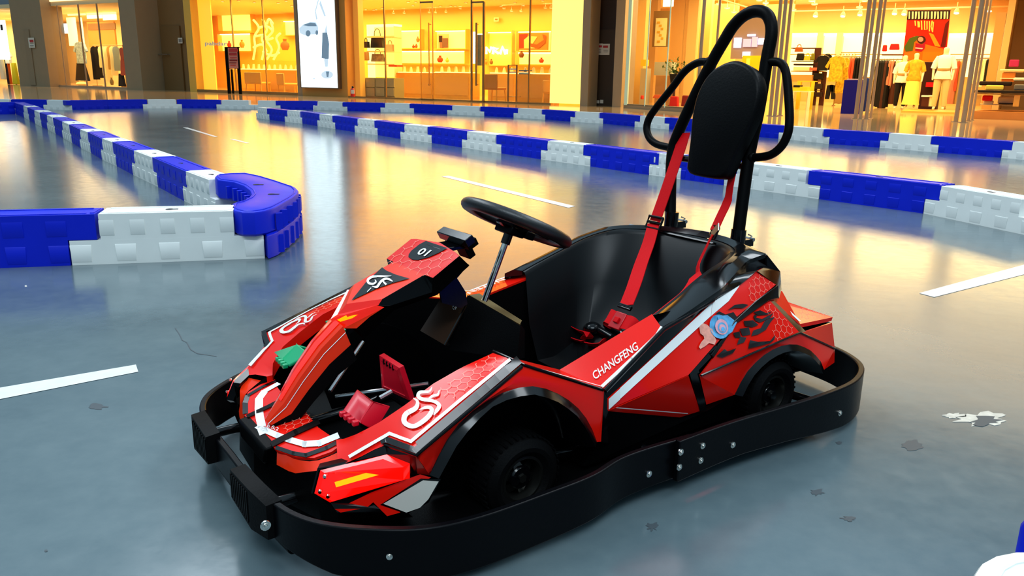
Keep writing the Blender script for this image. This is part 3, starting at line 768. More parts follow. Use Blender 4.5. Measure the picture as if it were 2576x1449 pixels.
# ---- side pod: red top plate with lettering ---------------------------------------
mb = MB()
CC = KP(1640, 790, (CB, TIP, CD)); toppl = (TIP, CB, CD)
def ont(px, py): return KP(px, py, toppl)
mb.plate([A0, A1.lerp(A0, .12), TIP, CB], RED, .006, UP); mb.plate([CB, TIP, CD, CC], RED, .006, UP)
a1_ = A1.lerp(A0, .12); u_ = (CB-TIP).normalized(); v_ = (CB-a1_).normalized(); mb.decal([a1_+v_*.003, TIP+u_*.004, TIP+u_*.016, a1_+v_*.012], WHT, UP, .0045)
stripe(mb, [(1516, 973), (1590, 904), (1640, 857), (1652, 845), (1664, 826)], 8, WHT, ont, .003)
put_text(mb, 'CHANGFENG', [ont(1497, 958), ont(1607, 880), ont(1600, 861), ont(1489, 939)], WHT, UP, .003, bold=.012)
both(mb, 'side_pod_top') if False else None
a = mb.build('side_pod_top', kart, fix=False)
# far side has its own lettering, reading the other way
m2 = MB()
FO1 = K(1180, 733, 'y', -.40); FO2 = K(1330, 675, 'y', -.40); FI1 = K(1190, 754, 'y', -.30); FI2 = K(1352, 689, 'y', -.30); FI0 = K(1080, 767, 'y', -.24)
m2.plate([my(A0), my(A1), FO1, FI1], RED, .006, UP); m2.plate([FI1, FO1, FO2, FI2], RED, .006, UP)
put_text(m2, 'CHANGFENG', [FO2.lerp(FO1, .08).lerp(FI2, .12), FO1.lerp(FO2, -.25).lerp(FI1, .12), FO1.lerp(FO2, -.25).lerp(FI1, .42), FO2.lerp(FO1, .08).lerp(FI2, .42)], WHT, UP, .004, bold=.012)
e_ = Vector((0, .007, .0005)); m2.decal([FO1, FO2, FO2+e_, FO1+e_], WHT, UP, .003); m2.decal([my(A1), FO1, FO1+e_, my(A1)+e_], WHT, UP, .003)
m2.build('side_pod_top', kart, fix=False)
# inner cockpit wall below the sill
mb = MB()
wt = [Vector((.12, .285, .31)), A0, CB, CB.lerp(CC, .5), CC, CC+Vector((-.12, .012, .01))]; loft(mb, [[p+Vector((0, 0, -.004)) for p in wt], [Vector((p.x, .27, .06)) for p in wt]], BLKM)
mb.build('cockpit_wall', kart); mb = MB(); wt = [Vector((.12, -.285, .31)), my(A0), FI1, FI2, FI2+Vector((-.10, 0, 0))]
loft(mb, [[p+Vector((0, 0, -.004)) for p in wt], [Vector((p.x, -.27, .06)) for p in wt]], BLKM); mb.build('cockpit_wall', kart)
# ---- side pod flank ------------------------------------------------------------------
yb = .405
F1 = K(1528, 1002, 'y', .408); F2 = K(1528, 1031, 'y', .408); F3 = K(1732, 943, 'y', .43); F4 = K(1797, 870, 'y', .425)
F5 = K(1952, 716, 'y', .345); F6 = K(1907, 682, 'y', .325); F7 = K(1858, 719, 'y', .34); F8 = K(1790, 760, 'y', .37)
mb = MB()
mb.plate([F2, F3, F4, K(1889, 768, 'y', .375), F5, F6, F7, F8, F1], RED, .005, (0, 1, 0))
pa = (F2, F3, F8); pb = (F4, F5, F7)
def ona(px, py): return KP(px, py, (F2, F4, F8))
def onb(px, py): return KP(px, py, (F4, F5, F7))
# white diagonal
W1 = [(F1, F2)]
q1 = [F1, F2, K(1669, 908, 'y', .402), K(1650, 885, 'y', .395)]
def onflank(px, py):
    best = None
    for tri in FT:
        p = KP(px, py, tri); a, b, c = tri; n = (b-a).cross(c-a)
        s = lambda u, v, q: (v-u).cross(q-u).dot(n)
        w_ = min(s(a, b, p), s(b, c, p), s(c, a, p))/max(n.length_squared, 1e-12)
        if best is None or w_ > best[0]: best = (w_, p)
    return best[1]
fl = [F2, F3, F4, K(1889, 768, 'y', .375), F5, F6, F7, F8, F1]
FT = [tuple(fl[i] for i in t) for t in tessel(fl)]
def bandq(L, R_, m, off):
    for i in range(len(L)-1): mb.decal([onflank(*L[i]), onflank(*L[i+1]), onflank(*R_[i+1]), onflank(*R_[i])], m, (0, 1, .3), off)
ns = 9
lp = lambda a, b, t: (a[0]+(b[0]-a[0])*t, a[1]+(b[1]-a[1])*t)
UL = [lp((1529, 1003), (1790, 762), i/ns) for i in range(ns)]+[(1790, 762), (1822, 740), (1858, 719)]
LL = [lp((1529, 1030), (1786, 796), i/ns) for i in range(ns)]+[(1786, 796), (1832, 757), (1857, 722)]
bandq(UL, LL, WHT, .0035)
hexes(mb, [onflank(*p) for p in [(1878, 712), (1905, 688), (1946, 717), (1915, 745), (1890, 765), (1880, 742)]], HEX, (0, 1, .3), .0125, .0012, .004, .2)
BLUE = mat('ring_blue', (.10, .36, .62), .4, noise=.7, nscale=60); PINK = mat('ring_pink', (.75, .35, .42), .4, noise=.3, nscale=60)
PTCH = mat('patch_pale', (.75, .30, .22), .6, noise=.5, nscale=70); DST = mat('decal_black', (.01, .01, .012), .25)
def circ(cx, cy, rx, ry, n=18, rot=0., jag=0.):
    o = []
    for k in range(n):
        a = 2*math.pi*k/n; j = 1+jag*math.sin(k*2.7)*math.cos(k*1.3); x = rx*math.cos(a)*j; y = ry*math.sin(a)*j
        o.append((cx+x*math.cos(rot)-y*math.sin(rot), cy+x*math.sin(rot)+y*math.cos(rot)))
    return o
D = lambda px, m, off: mb.decal([onflank(*p) for p in px], m, (0, 1, .3), off)
D([(1757, 823), (1766, 814), (1777, 818), (1790, 830), (1800, 858), (1796, 868), (1782, 864), (1772, 872), (1760, 879), (1756, 874), (1762, 862), (1770, 853), (1768, 846), (1760, 840)], PTCH, .004)
D([(1797, 790), (1806, 784), (1822, 792), (1842, 786), (1852, 800), (1840, 815), (1820, 800)], DST, .0042)
D([(1826, 782), (1845, 768), (1866, 765), (1880, 768), (1866, 776), (1846, 776)], DST, .0042)
D(circ(1807, 823, 25, 31, 20, -.3), BLUE, .005); D([(1800, 797), (1826, 794), (1850, 812), (1838, 836), (1818, 850), (1812, 830)], BLUE, .0052)  # blue and pink rings over a pale patch
D(circ(1811, 824, 16, 20, 18, -.3), PINK, .006); D(circ(1812, 826, 11, 14, 18, -.3), BLUE, .0065); D(circ(1812, 827, 8, 10, 14, -.3), PINK, .007); D(circ(1813, 830, 5, 6, 12), BLUE, .0075)
mb.build('side_pod_flank', kart, fix=False); low_far(mb).build('side_pod_flank', kart, fix=False)
mb = MB()
L1 = K(1530, 1034, 'y', .408); L2 = K(1732, 945, 'y', .43); L3 = K(1761, 1034, 'y', .40); L4 = K(1710, 1050, 'y', .39); L5 = K(1548, 1036, 'y', .40)
mb.plate([L1, L2, L3, L4, L5], RED, .005, (0, 1, 0))
pl_ = (L1, L2, L3)
mb.decal([KP(a, b, (L1, L2, L4)) for a, b in [(1548, 1022), (1728, 1037), (1728, 1039), (1548, 1024)]], WHT, (0, 1, 0), .004)
mb.build('side_pod_skirt', kart, fix=False); low_far(mb).build('side_pod_skirt', kart, fix=False)
mb = MB()                                              # black sill edge and lower body
mb.tube([TIP+Vector((0, .003, -.002)), CD+Vector((0, .005, -.002)), F8+Vector((.0, .004, .006))], .006, BLK, 8)
mb.plate([K(1521, 982, 'y', .405), K(1667, 826, 'y', .395), K(1790, 757, 'y', .372), F8, K(1660, 880, 'y', .396), F1], BLK, .006, (0, 1, .6))
mb.plate([K(1520, 985, 'y', .406), F1, F2, L1, K(1530, 1115, 'y', .385), K(1512, 1112, 'y', .40)], BLK, .005, (0, 1, 0))
mb.plate([K(1735, 940, 'y', .43), K(1799, 870, 'y', .427), K(1818, 868, 'y', .42), K(1758, 931, 'y', .43), K(1778, 1032, 'y', .402), K(1762, 1036, 'y', .402)], BLK, .005, (0, 1, 0))
mb.build('sill_trim', kart, fix=False); low_far(mb, .085).build('sill_trim', kart, fix=False)
mb = MB()
mb.plate([K(1512, 1100, 'y', .385), K(1530, 1036, 'y', .40), K(1710, 1048, 'y', .385), K(1778, 1034, 'y', .395), K(1850, 992, 'y', .39), Vector((-.71, .37, .06)), Vector((-.20, .37, .06))], BLKM, .006, (0, 1, 0))
mb.plate([Vector((-.71, .37, .06)), Vector((-.20, .37, .06)), Vector((-.20, .28, .055)), Vector((-.71, .28, .055))], BLKM, .004, (0, 0, -1))
both(mb, 'lower_side_panel', fix=False)
# ---- rear quarter ---------------------------------------------------------------------
Q1 = K(1797, 898, 'y', .428); Q2 = K(1762, 944, 'y', .43); Q3 = K(2011, 836, 'y', .415); Q4 = K(1938, 757, 'y', .36); Q0 = K(1852, 815, 'y', .395)
mb = MB()
flag = [Q2, Q3, Q4, Q0, Q1]
mb.plate(flag, RED, .005, (0, 1, .4)); FT2 = [tuple(flag[i] for i in t) for t in tessel(flag)]
def onq(px, py):
    best = None
    for tri in FT2:
        p = KP(px, py, tri); a, b, c = tri; n = (b-a).cross(c-a)
        s = lambda u, v, q: (v-u).cross(q-u).dot(n)
        w_ = min(s(a, b, p), s(b, c, p), s(c, a, p))/max(n.length_squared, 1e-12)
        if best is None or w_ > best[0]: best = (w_, p)
    return best[1]
D2 = lambda px, m, off=.003: mb.decal([onq(*p) for p in px], m, (0, 1, .4), off)
hexes(mb, [onq(*p) for p in [(1918, 770), (1935, 762), (2005, 836), (1948, 862), (1940, 832), (1950, 805), (1925, 790)]], HEX, (0, 1, .4), .0125, .0012, .0035, .1)
for px in ([(1893, 795), (1905, 789), (1900, 800), (1915, 803), (1943, 788), (1936, 800), (1910, 812), (1898, 808)],
           [(1868, 808), (1892, 806), (1906, 818), (1890, 824), (1872, 820)],
           [(1948, 797), (1936, 812), (1925, 830), (1905, 842), (1888, 846), (1893, 832), (1912, 826), (1922, 808), (1936, 801)],
           [(1858, 828), (1882, 824), (1886, 842), (1866, 846)], [(1842, 838), (1858, 834), (1862, 850), (1848, 850)],
           [(1862, 848), (1876, 850), (1870, 862), (1852, 868), (1856, 856)],
           [(1885, 856), (1905, 860), (1935, 858), (1948, 842), (1946, 854), (1934, 864), (1902, 872), (1880, 877), (1882, 866)],
           [(1800, 896), (1820, 878), (1828, 884), (1850, 876), (1842, 888), (1815, 900)],
           [(1893, 786), (1910, 781), (1925, 788), (1940, 784), (1930, 792), (1905, 794)]):
    D2(px, DST)
both(mb, 'rear_quarter_panel', fix=False)
rarch_px = [(2073, 930), (2064, 907), (2042, 883), (2011, 867), (1976, 866), (1948, 877), (1914, 898), (1883, 930), (1860, 967), (1848, 993)]
rarch = [K(a, b, 'y', .415) for a, b in rarch_px]
R1 = K(2011, 837, 'y', .415); R2 = K(2100, 877, 'y', .375); R3 = K(2099, 912, 'y', .375); R4 = K(2073, 930, 'y', .39)
Z1 = K(1760, 946, 'y', .43); Z2 = K(1777, 1018, 'y', .405); Z3 = K(1848, 993, 'y', .40)
mb = MB(); n = 14
ra = resample(rarch, n); rt = resample([R2, R1], 4)+resample([R1, Z1], 11)[1:]
loft(mb, [rt, ra], RED); mb.face([R2, R3, ra[0]], RED); mb.face([Z1, ra[-1], Z2], RED)
both(mb, 'rear_fender_panel', fix=False)
mb = MB()
rfold = [Vector(((p.x+.855)*.90-.855, p.y+.012, .10+(p.z-.10)*.90)) for p in ra]
rl = [Vector(((p.x+.855)*.82-.855, .385, .10+(p.z-.10)*.82)) for p in ra]; rd = [Vector((p.x, .25, p.z)) for p in rl]
loft(mb, [ra, rfold, rl, rd], BLK)
both(mb, 'rear_arch_flare', fix=False)
mb = MB(); mb.plate([Vector((p.x, .252, p.z)) for p in rl]+[Vector((-.70, .252, .06)), Vector((-1.02, .252, .06))], BLKM, .004, (0, 1, 0)); both(mb, 'rear_fender_liner')
mb = MB(); mb.tube([Q2+Vector((0, .002, 0)), Q3+Vector((0, .002, 0)), R2+Vector((0, .002, .0))], .003, BLK, 6)
both(mb, 'rear_edge_trim')
# tail wing
T0 = K(1940, 757, 'y', .355); T1 = K(2013, 815, 'y', .385); T2 = K(2095, 798, 'y', .375); T3 = K(1968, 733, 'y', .29)
mb = MB()
Tc = Vector((T3.x+.0, 0, T3.z+.01)); Te = Vector((T2.x-.03, 0, T2.z+.01))
mb.plate([T0, T1, T2, Te, my(T2), my(T1), my(T0), my(T3), T3], RED, .012, UP)
for f in ((lambda p: p), my):
    q = [KP(a, b, (T1, T2, T3)) for a, b in [(1948, 757), (1953, 757), (2012, 811), (2006, 811)]]
    mb.decal([f(p) for p in q], WHT, UP, .006)
hexes(mb, [KP(a, b, (T1, T2, T3)) for a, b in [(2000, 780), (2040, 775), (2085, 797), (2015, 810)]], HEX, UP, .0125, .0012, .006, .2)
mb.build('tail_wing', kart, fix=False)
mb = MB()
U1 = K(2011, 838, 'y', .41); U2 = K(2027, 834, 'y', .40); U3 = K(2093, 812, 'y', .372); U4 = K(2100, 876, 'y', .372)
mb.plate([U1, U2, U3, U4], RED2, .005, (0, 1, .3))
mb.plate([K(1938, 759, 'y', .36), K(1948, 757, 'y', .355), T1+Vector((0, 0, -.004)), U2, U1], BLK, .005, (0, 1, .5))
both(mb, 'tail_side_panel', fix=False)
mb = MB()
mb.plate([U3, U4, R3, Vector((R3.x, -R3.y, R3.z)), my(U4), my(U3)], BLK, .006, (-1, 0, 0)); mb.plate([R3, Vector((-1.12, .25, .06)), Vector((-1.12, -.25, .06)), my(R3)], BLKM, .006, (-1, 0, 0))
mb.build('rear_panel', kart)
# black strut that runs from the tail down the flank
mb = MB()
S1 = K(1959, 716, 'y', .348); S2 = K(1960, 750, 'y', .355); S3 = K(1935, 757, 'y', .365); S4 = K(1852, 815, 'y', .40); S5 = K(1797, 899, 'y', .432); S6 = K(1790, 893, 'y', .432)
mb.plate([S1, S2, S3, S4, S5, S6, K(1850, 806, 'y', .402), K(1905, 755, 'y', .37)], BLK, .014, (0, 1, 0))
mb.build('flank_strut', kart, bevel=.002); low_far(mb).build('flank_strut', kart, bevel=.002)
# ---- seat shell -----------------------------------------------------------------------
SEAT = mat('seat_shell', (.0012, .0015, .002), .34, spec=.2)
rim = [K(1652, 822, 'y', .345), K(1700, 775, 'y', .335), K(1757, 725, 'y', .325), K(1800, 690, 'y', .31), K(1835, 655, 'y', .285), K(1835, 628, 'z', .465), K(1790, 605, 'z', .468), K(1740, 590, 'z', .470), K(1680, 580, 'z', .472)]
nearrim = [Vector(p) for p in ((-.46, .315, .372), (-.545, .31, .405), (-.625, .30, .437), (-.70, .285, .456), (-.80, .255, .468), (-.89, .20, .472), (-.94, .12, .474), (-.955, .04, .473))]
farrim = [Vector(p) for p in ((-.957, -.05, .471), (-.945, -.14, .468), (-.905, -.225, .464), (-.85, -.28, .458), (-.76, -.31, .435), (-.66, -.315, .402), (-.56, -.315, .370), (-.51, -.315, .352))]
outer = smooth_path(nearrim+farrim, 5)
k = len(outer); rings = [outer]
cpt = Vector((-.60, 0, 0))
for t, zz in ((.035, .0), (.06, -.012), (.14, -.16), (.30, -.30), (.55, -.345), (.8, -.35)):
    rg = []
    for i, p in enumerate(outer):
        q = p.lerp(Vector((-.50, 0, p.z)), t); back = max(0., (-p.x-.72)/.2)
        z = p.z+zz*(1.0) 
        z = max(z, .085)
        if zz < -.1: q.x += .06*back*(1 if zz > -.25 else .9)
        rg.append(Vector((q.x, q.y, z)))
    rings.append(rg)
mb = MB(); loft(mb, rings, SEAT)
bt_ = rings[-1]; mb.face(bt_, SEAT)
mb.build('seat_shell', kart, smooth=50, fix=False)
# glossy black collar that carries the seat: top surface and outer flank
O1 = [Vector((-.40, .395, .372)), Vector((-.50, .392, .402)), Vector((-.64, .372, .436)), K(1880, 655, 'z', .462), K(1927, 638, 'z', .475), Vector((-.99, .10, .482)), Vector((-1.0, 0, .484))]
O2 = [F8+Vector((.09, .01, -.0)), F8+Vector((.02, 0, .0)), K(1800, 755, 'y', .372), F7+Vector((0, .003, .002)), K(1905, 681, 'y', .33), K(1930, 668, 'z', .44), Vector((-1.02, 0, .43))]
F1_ = [Vector(p) for p in ((-.48, -.37, .338), (-.56, -.368, .358), (-.66, -.366, .388), (-.76, -.362, .424), (-.86, -.335, .452), (-.93, -.26, .466), (-.985, -.13, .478), (-1.0, 0, .484))]
F2_ = [p+Vector((-.01, -.02, -.09)) for p in F1_]
mid_i = len(outer)//2
for ri_, O_r, P2, lab_ in ((outer[:mid_i+1], O1, O2, 1), (outer[mid_i:][::-1], F1_, F2_, 0)):
    mb = MB(); oo = resample(O_r, 30); ii = resample(ri_, 30)
    loft(mb, [[p+Vector((0, 0, .002)) for p in ii], [a.lerp(b, .5)+Vector((0, 0, .010)) for a, b in zip(ii, oo)], oo], BLK)
    loft(mb, [oo, [p+Vector((0, 0, -.012)) for p in oo], resample(P2, 30)], BLK)
    e_ = Vector((.0, 0, -.012)); mb.face([ii[0], ii[0].lerp(oo[0], .5)+Vector((0, 0, .01)), oo[0], oo[0]+e_, ii[0]+e_], BLK)
    mb.build('seat_collar', kart, fix=False, smooth=40)
mb = MB()
bk = K(1930, 668, 'z', .44)
mb.plate([K(1929, 640, 'z', .472), K(1963, 683, 'y', .30), K(1966, 728, 'y', .30), S2, F5, K(1906, 682, 'y', .33), bk], BLK, .005, (0, 1, .3))
both(mb, 'rear_shoulder', fix=False)
mb = MB(); a_ = K(1963, 683, 'y', .30); b_ = K(1966, 728, 'y', .30)
mb.plate([K(1929, 640, 'z', .472), a_, my(a_), my(K(1929, 640, 'z', .472))], BLK, .005, UP); mb.plate([a_, b_, my(b_), my(a_)], LR, .006, (-1, 0, 0))
mb.build('tail_lamp_bar', kart, fix=False)
# ---- roll hoop ----------------------------------------------------------------------------
HB = Vector((-.985, 0, .47)); HT = Vector((-1.125, 0, 1.15))
HPL = (HB, HT, HB+Vector((0, 1, 0)))
def hoop(px, py, f=0.0):
    """on the hoop's leaning plane, f metres in front of it"""
    n = (HT-HB).cross(Vector((0, 1, 0))).normalized(); n = n if n.x > 0 else -n
    return KP(px, py, tuple(p+n*f for p in HPL)), n
HP = lambda px, py, f=0.: hoop(px, py, f)[0]
HN = hoop(1800, 300)[1]
pts = [(1853, 622), (1868, 505), (1885, 387), (1909, 273), (1929, 150), (1941, 80), (1932, 40), (1906, 28), (1874, 38), (1845, 65), (1822, 102), (1790, 158), (1746, 246), (1706, 335), (1691, 387), (1687, 480), (1686, 575)]
Hh = [HP(*p) for p in pts]
# average with its own mirror so that the hoop is symmetric
print('hoop', [(round(p.y, 3), round(p.z, 3)) for p in Hh])
mb = MB(); mb.tube(smooth_path(Hh, 6), .0185, BLKM, 16); mb.build('roll_hoop', kart, smooth=60)
for P in ([(1783, 157), (1762, 156), (1738, 167), (1716, 187), (1690, 222), (1650, 272), (1632, 300), (1627, 325), (1635, 349), (1655, 364), (1690, 372)],
          [(1926, 157), (1955, 156), (1972, 168), (1980, 200), (1984, 250), (1986, 300), (1981, 338), (1964, 370), (1935, 391), (1890, 397)]):
    mb = MB(); mb.tube(smooth_path([HP(*p) for p in P], 5), .0125, BLKM, 14)
    for e_ in (0, -1): mb.ball(HP(*P[e_]), .017, BLKM)
    mb.build('hoop_handle', kart, smooth=60)
for i in (0, -1):
    mb = MB(); b_ = Hh[i]; mb.tube([b_+Vector((.0, 0, -.02)), b_+Vector((-.004, 0, .055))], .0225, BLK, 14)
    mb.box(b_+Vector((-.035, 0, .012)), (.04, .035, .022), BLK); mb.tube([b_+Vector((-.055, -.018, .02)), b_+Vector((-.055, .018, .02))], .006, STEEL, 8)
    mb.tube([b_+Vector((-.05, .0, .01)), b_+Vector((-.066, 0, .028)), b_+Vector((-.05, 0, .034))], .003, STEEL, 6)
    mb.build('hoop_socket', kart)
# ---- headrest ------------------------------------------------------------------------------
hp_px = [(1730, 432), (1728, 405), (1735, 350), (1739, 300), (1750, 245), (1772, 198), (1803, 167), (1840, 153), (1870, 160), (1893, 178), (1904, 205), (1905, 240), (1893, 290), (1868, 345), (1845, 390), (1828, 430), (1812, 446), (1775, 444)]
PAD = mat('headrest_vinyl', (.0018, .0018, .002), .42, spec=.1, bump=.25, nscale=150)
fp = [HP(a, b, .075) for a, b in hp_px]; c = sum(fp, Vector())/len(fp)
sp_ = smooth_path(fp, 3, True); mb = MB(); rings = []
for f, s_ in ((-.048, .93), (-.045, 1.0), (-.012, 1.015), (-.003, .985), (0, .94)):
    rings.append([c+(p-c)*s_+HN*f for p in sp_])
rr_ = [r+[r[0]] for r in rings]; loft(mb, rr_, PAD); mb.face(rings[-1], PAD); mb.face(rings[0][::-1], PAD)
mb.build('headrest_pad', kart, smooth=50)
mb = MB()
mb.tube([HP(1905, 196, .0), HP(1875, 192, .02)], .010, BLK, 8); mb.tube([HP(1885, 420, 0), HP(1690, 395, 0)], .011, BLK, 8); mb.box(HP(1815, 300, .013), (.02, .06, .28), BLKM, R=Matrix.Rotation(-.2, 3, 'Y'))
mb.build('headrest_bracket', kart)
# ---- shoulder straps ------------------------------------------------------------------------
Y = Vector((0, 1, 0))
mb = MB()
PA = [K(1722, 335, 'x', -1.05), K(1712, 370, 'x', -1.03), K(1692, 430, 'x', -1.00), K(1668, 500, 'x', -.965), K(1648, 556, 'x', -.935)]
mb.ribbon(smooth_path(PA, 4), .046, STRAP, Y)
PB = [K(1645, 560, 'x', -.93), K(1632, 610, 'x', -.88), K(1612, 665, 'x', -.81), K(1594, 720, 'x', -.735), K(1575, 768, 'x', -.675)]
mb.ribbon(smooth_path(PB, 4), [.047]*21, STRAP, (.0, 1, 0))
sA = mb.build('shoulder_strap', kart, smooth=40)
mb = MB()
PC = [K(1881, 322, 'x', -1.06), K(1868, 365, 'x', -1.04), K(1850, 410, 'x', -1.02), K(1838, 460, 'x', -1.0), K(1830, 505, 'x', -.98), K(1812, 545, 'x', -.955), K(1796, 580, 'x', -.935)]
mb.ribbon(smooth_path(PC, 4), [.040]*8+[.032]*8+[.040]*9, STRAP, [Vector((0, 1, 0))]*8+[Vector((.3, 1, 0))]*17)
PD = [K(1792, 590, 'x', -.92), K(1775, 625, 'x', -.90), K(1757, 665, 'x', -.86), K(1752, 700, 'x', -.80), K(1730, 735, 'x', -.74), K(1695, 765, 'x', -.69), K(1640, 810, 'x', -.64)]
mb.ribbon(smooth_path(PD, 4), [.030]*12+[.042]*13, STRAP, [Vector((.7, .7, 0))]*12+[Vector((.1, 1, 0))]*13)
mb.build('shoulder_strap', kart, smooth=40)
def frame(c, u, v, w_, h, t, m):
    u = Vector(u).normalized(); v = Vector(v).normalized(); b = MB()
    cs = [c+u*w_/2+v*h/2, c-u*w_/2+v*h/2, c-u*w_/2-v*h/2, c+u*w_/2-v*h/2]
    b.tube(cs+[cs[0]], t, m, 8); b.tube([c+u*w_/2, c-u*w_/2], t, m, 8); return b
dA = (PA[-2]-PA[-1]).normalized()
frame(K(1646, 560, 'x', -.925), Y, dA, .062, .038, .0045, BLK).build('strap_adjuster', kart)
b = frame(K(1797, 583, 'x', -.93), (.5, .8, 0), (PC[-2]-PC[-1]), .046, .032, .0045, BLK); b.ribbon([K(1790, 592, 'x', -.925), K(1808, 570, 'x', -.92)], .03, STEEL, (.5, .8, 0), .003)
b.build('strap_adjuster', kart)
# lap belt and buckle
mb = MB(); bc = K(1552, 806, 'y', .0); print('buckle', bc)
RB = mat('buckle_red', (.5, .002, .006), .3)
u = Vector((0, 1, 0)); v = Vector((-.6, 0, .8)).normalized()
mb.plate([bc-u*.024-v*.026, bc+u*.024-v*.026, bc+u*.022+v*.028, bc-u*.022+v*.028], RB, .012, (1, 0, .5))
mb.plate([bc-u*.009-v*.008+Vector((.006, 0, .004)), bc+u*.009-v*.008+Vector((.006, 0, .004)), bc+u*.009+v*.010+Vector((.006, 0, .004)), bc-u*.009+v*.010+Vector((.006, 0, .004))], STRAP, .008, (1, 0, .5))
mb.build('harness_buckle', kart, bevel=.002)
frame(K(1572, 772, 'x', -.67), Y, v, .052, .008, .004, BLK).build('strap_slider', kart)
mb = MB()
mb.ribbon(smooth_path([bc+Vector((-.006, .02, 0)), bc+Vector((-.004, .05, .004)), bc+Vector((-.01, .062, -.006)), bc+Vector((-.02, .05, -.02)), bc+Vector((-.03, .09, -.05))], 5), .045, STRAP, v)
mb.ribbon(smooth_path([bc+Vector((-.006, -.02, 0)), bc+Vector((-.006, -.045, .002)), bc+Vector((-.014, -.052, -.012)), bc+Vector((-.02, -.03, -.02))], 5), .045, STRAP, v)
mb.build('lap_strap', kart, smooth=40)
mb = MB(); z_ = .12
P = [K(1388, 822, 'z', .16), K(1405, 812, 'z', .175), K(1430, 820, 'z', .16), K(1460, 835, 'z', .155), K(1480, 842, 'z', .16), K(1472, 855, 'z', .13)]
mb.ribbon(smooth_path(P, 4), .034, STRAP, (.8, .1, .6)); 
P = [K(1440, 853, 'z', .13), K(1470, 862, 'z', .125), K(1485, 850, 'z', .13)]
mb.ribbon(smooth_path(P, 4), .03, STRAP, (.8, .1, .6))
P = [K(1480, 868, 'z', .13), K(1505, 872, 'z', .135), K(1530, 868, 'z', .13), K(1545, 880, 'z', .11)]
mb.ribbon(smooth_path(P, 4), .045, STRAP, (.8, .1, .6)); mb.build('crotch_strap', kart, smooth=40)
mb = MB()
mb.tube([K(1500, 826, 'z', .17), K(1540, 850, 'z', .16)], .013, BLK, 8); mb.tube([K(1525, 815, 'z', .18), K(1568, 842, 'z', .17)], .013, BLK, 8); mb.ball(K(1490, 825, 'z', .17), (.03, .03, .02), BLK)
mb.tube([K(1560, 832, 'z', .18), K(1566, 842, 'z', .175)], .004, STEEL, 6)
mb.build('strap_latch', kart, smooth=50)
# ================================================================== THE TRACK
fm = bpy.data.materials.new('epoxy_floor'); fm.use_nodes = True
n = fm.node_tree.nodes; l = fm.node_tree.links; b = n['Principled BSDF']
tcn = n.new('ShaderNodeTexCoord')
def noise(sc_, det=5, rough=.6, vec=None):
    q = n.new('ShaderNodeTexNoise'); q.inputs['Scale'].default_value = sc_; q.inputs['Detail'].default_value = det; q.inputs['Roughness'].default_value = rough
    l.new((vec or tcn.outputs['Object']), q.inputs['Vector']); return q
n1 = noise(1.3); n2 = noise(14, 6, .7)
ramp = n.new('ShaderNodeValToRGB'); ramp.color_ramp.elements[0].position = .3; ramp.color_ramp.elements[1].position = .75
ramp.color_ramp.elements[0].color = (.066, .100, .116, 1); ramp.color_ramp.elements[1].color = (.118, .160, .172, 1)
add = n.new('ShaderNodeMath'); add.operation = 'MULTIPLY_ADD'; add.inputs[1].default_value = .35
l.new(n2.outputs['Fac'], add.inputs[0]); l.new(n1.outputs['Fac'], add.inputs[2]); 
sub = n.new('ShaderNodeMath'); sub.operation = 'SUBTRACT'; sub.inputs[1].default_value = .17; l.new(add.outputs[0], sub.inputs[0])
l.new(sub.outputs[0], ramp.inputs[0]); l.new(ramp.outputs[0], b.inputs['Base Color'])
rr1 = n.new('ShaderNodeMapRange'); rr1.inputs[3].default_value = .10; rr1.inputs[4].default_value = .24; l.new(n2.outputs['Fac'], rr1.inputs[0]); l.new(rr1.outputs[0], b.inputs['Roughness'])
n3 = noise(5, 3); n4 = noise(60, 2)
bp = n.new('ShaderNodeBump'); bp.inputs['Strength'].default_value = .12; bp.inputs['Distance'].default_value = .004; l.new(n3.outputs['Fac'], bp.inputs['Height'])
bp2 = n.new('ShaderNodeBump'); bp2.inputs['Strength'].default_value = .05; bp2.inputs['Distance'].default_value = .001; l.new(n4.outputs['Fac'], bp2.inputs['Height']); l.new(bp.outputs[0], bp2.inputs['Normal'])
l.new(bp2.outputs[0], b.inputs['Normal']); b.inputs['Specular IOR Level'].default_value = .9
mb = MB()
e0 = G(-400, 262); e1 = G(640, 262); 
mb.face([(-60, -15, 0), (60, -15, 0), (60, 90, 0), (-60, 90, 0)], fm)
fl_ = mb.build('floor', smooth=0); tag(fl_, 'grey blue glossy epoxy floor of the track', 'floor', kind='structure')
CHIP = mat('floor_stain', (.035, .05, .06), .5); PALE = mat('floor_chip', (.55, .52, .45), .35, noise=.5, nscale=40)
def blob(px, py, rx, ry, m, jag=.3, seed=0, z=.0008, nn=22):
    rs = random.Random(seed); mb = MB(); o = []
    for k in range(nn):
        a = 2*math.pi*k/nn; r = 1+jag*(rs.random()-.5)*2
        p = G(px+rx*math.cos(a)*r, py+ry*math.sin(a)*r); o.append((p.x, p.y, z))
    mb.face(o, m); q = mb.build('floor_blemish', fl_, smooth=0); return q
blob(2295, 1121, 26, 13, CHIP, .2, 1); blob(245, 1023, 22, 7, CHIP, .3, 2); blob(2475, 1055, 58, 16, PALE, .45, 3); blob(2480, 1060, 42, 10, CHIP, .5, 4, .0012); blob(2400, 1046, 24, 6, PALE, .5, 6)
blob(2110, 1115, 8, 4, CHIP, .4, 7); blob(2055, 1238, 16, 8, CHIP, .4, 8); blob(1640, 1325, 14, 10, CHIP, .5, 9); blob(2135, 1305, 16, 6, CHIP, .5, 10); blob(65, 720, 3, 2, PALE, .2, 11); blob(116, 1386, 4, 3, CHIP, .2, 12)
mb = MB(); cp = [(441, 826), (452, 842), (458, 856), (470, 862), (480, 880), (497, 890), (520, 893), (545, 897)]
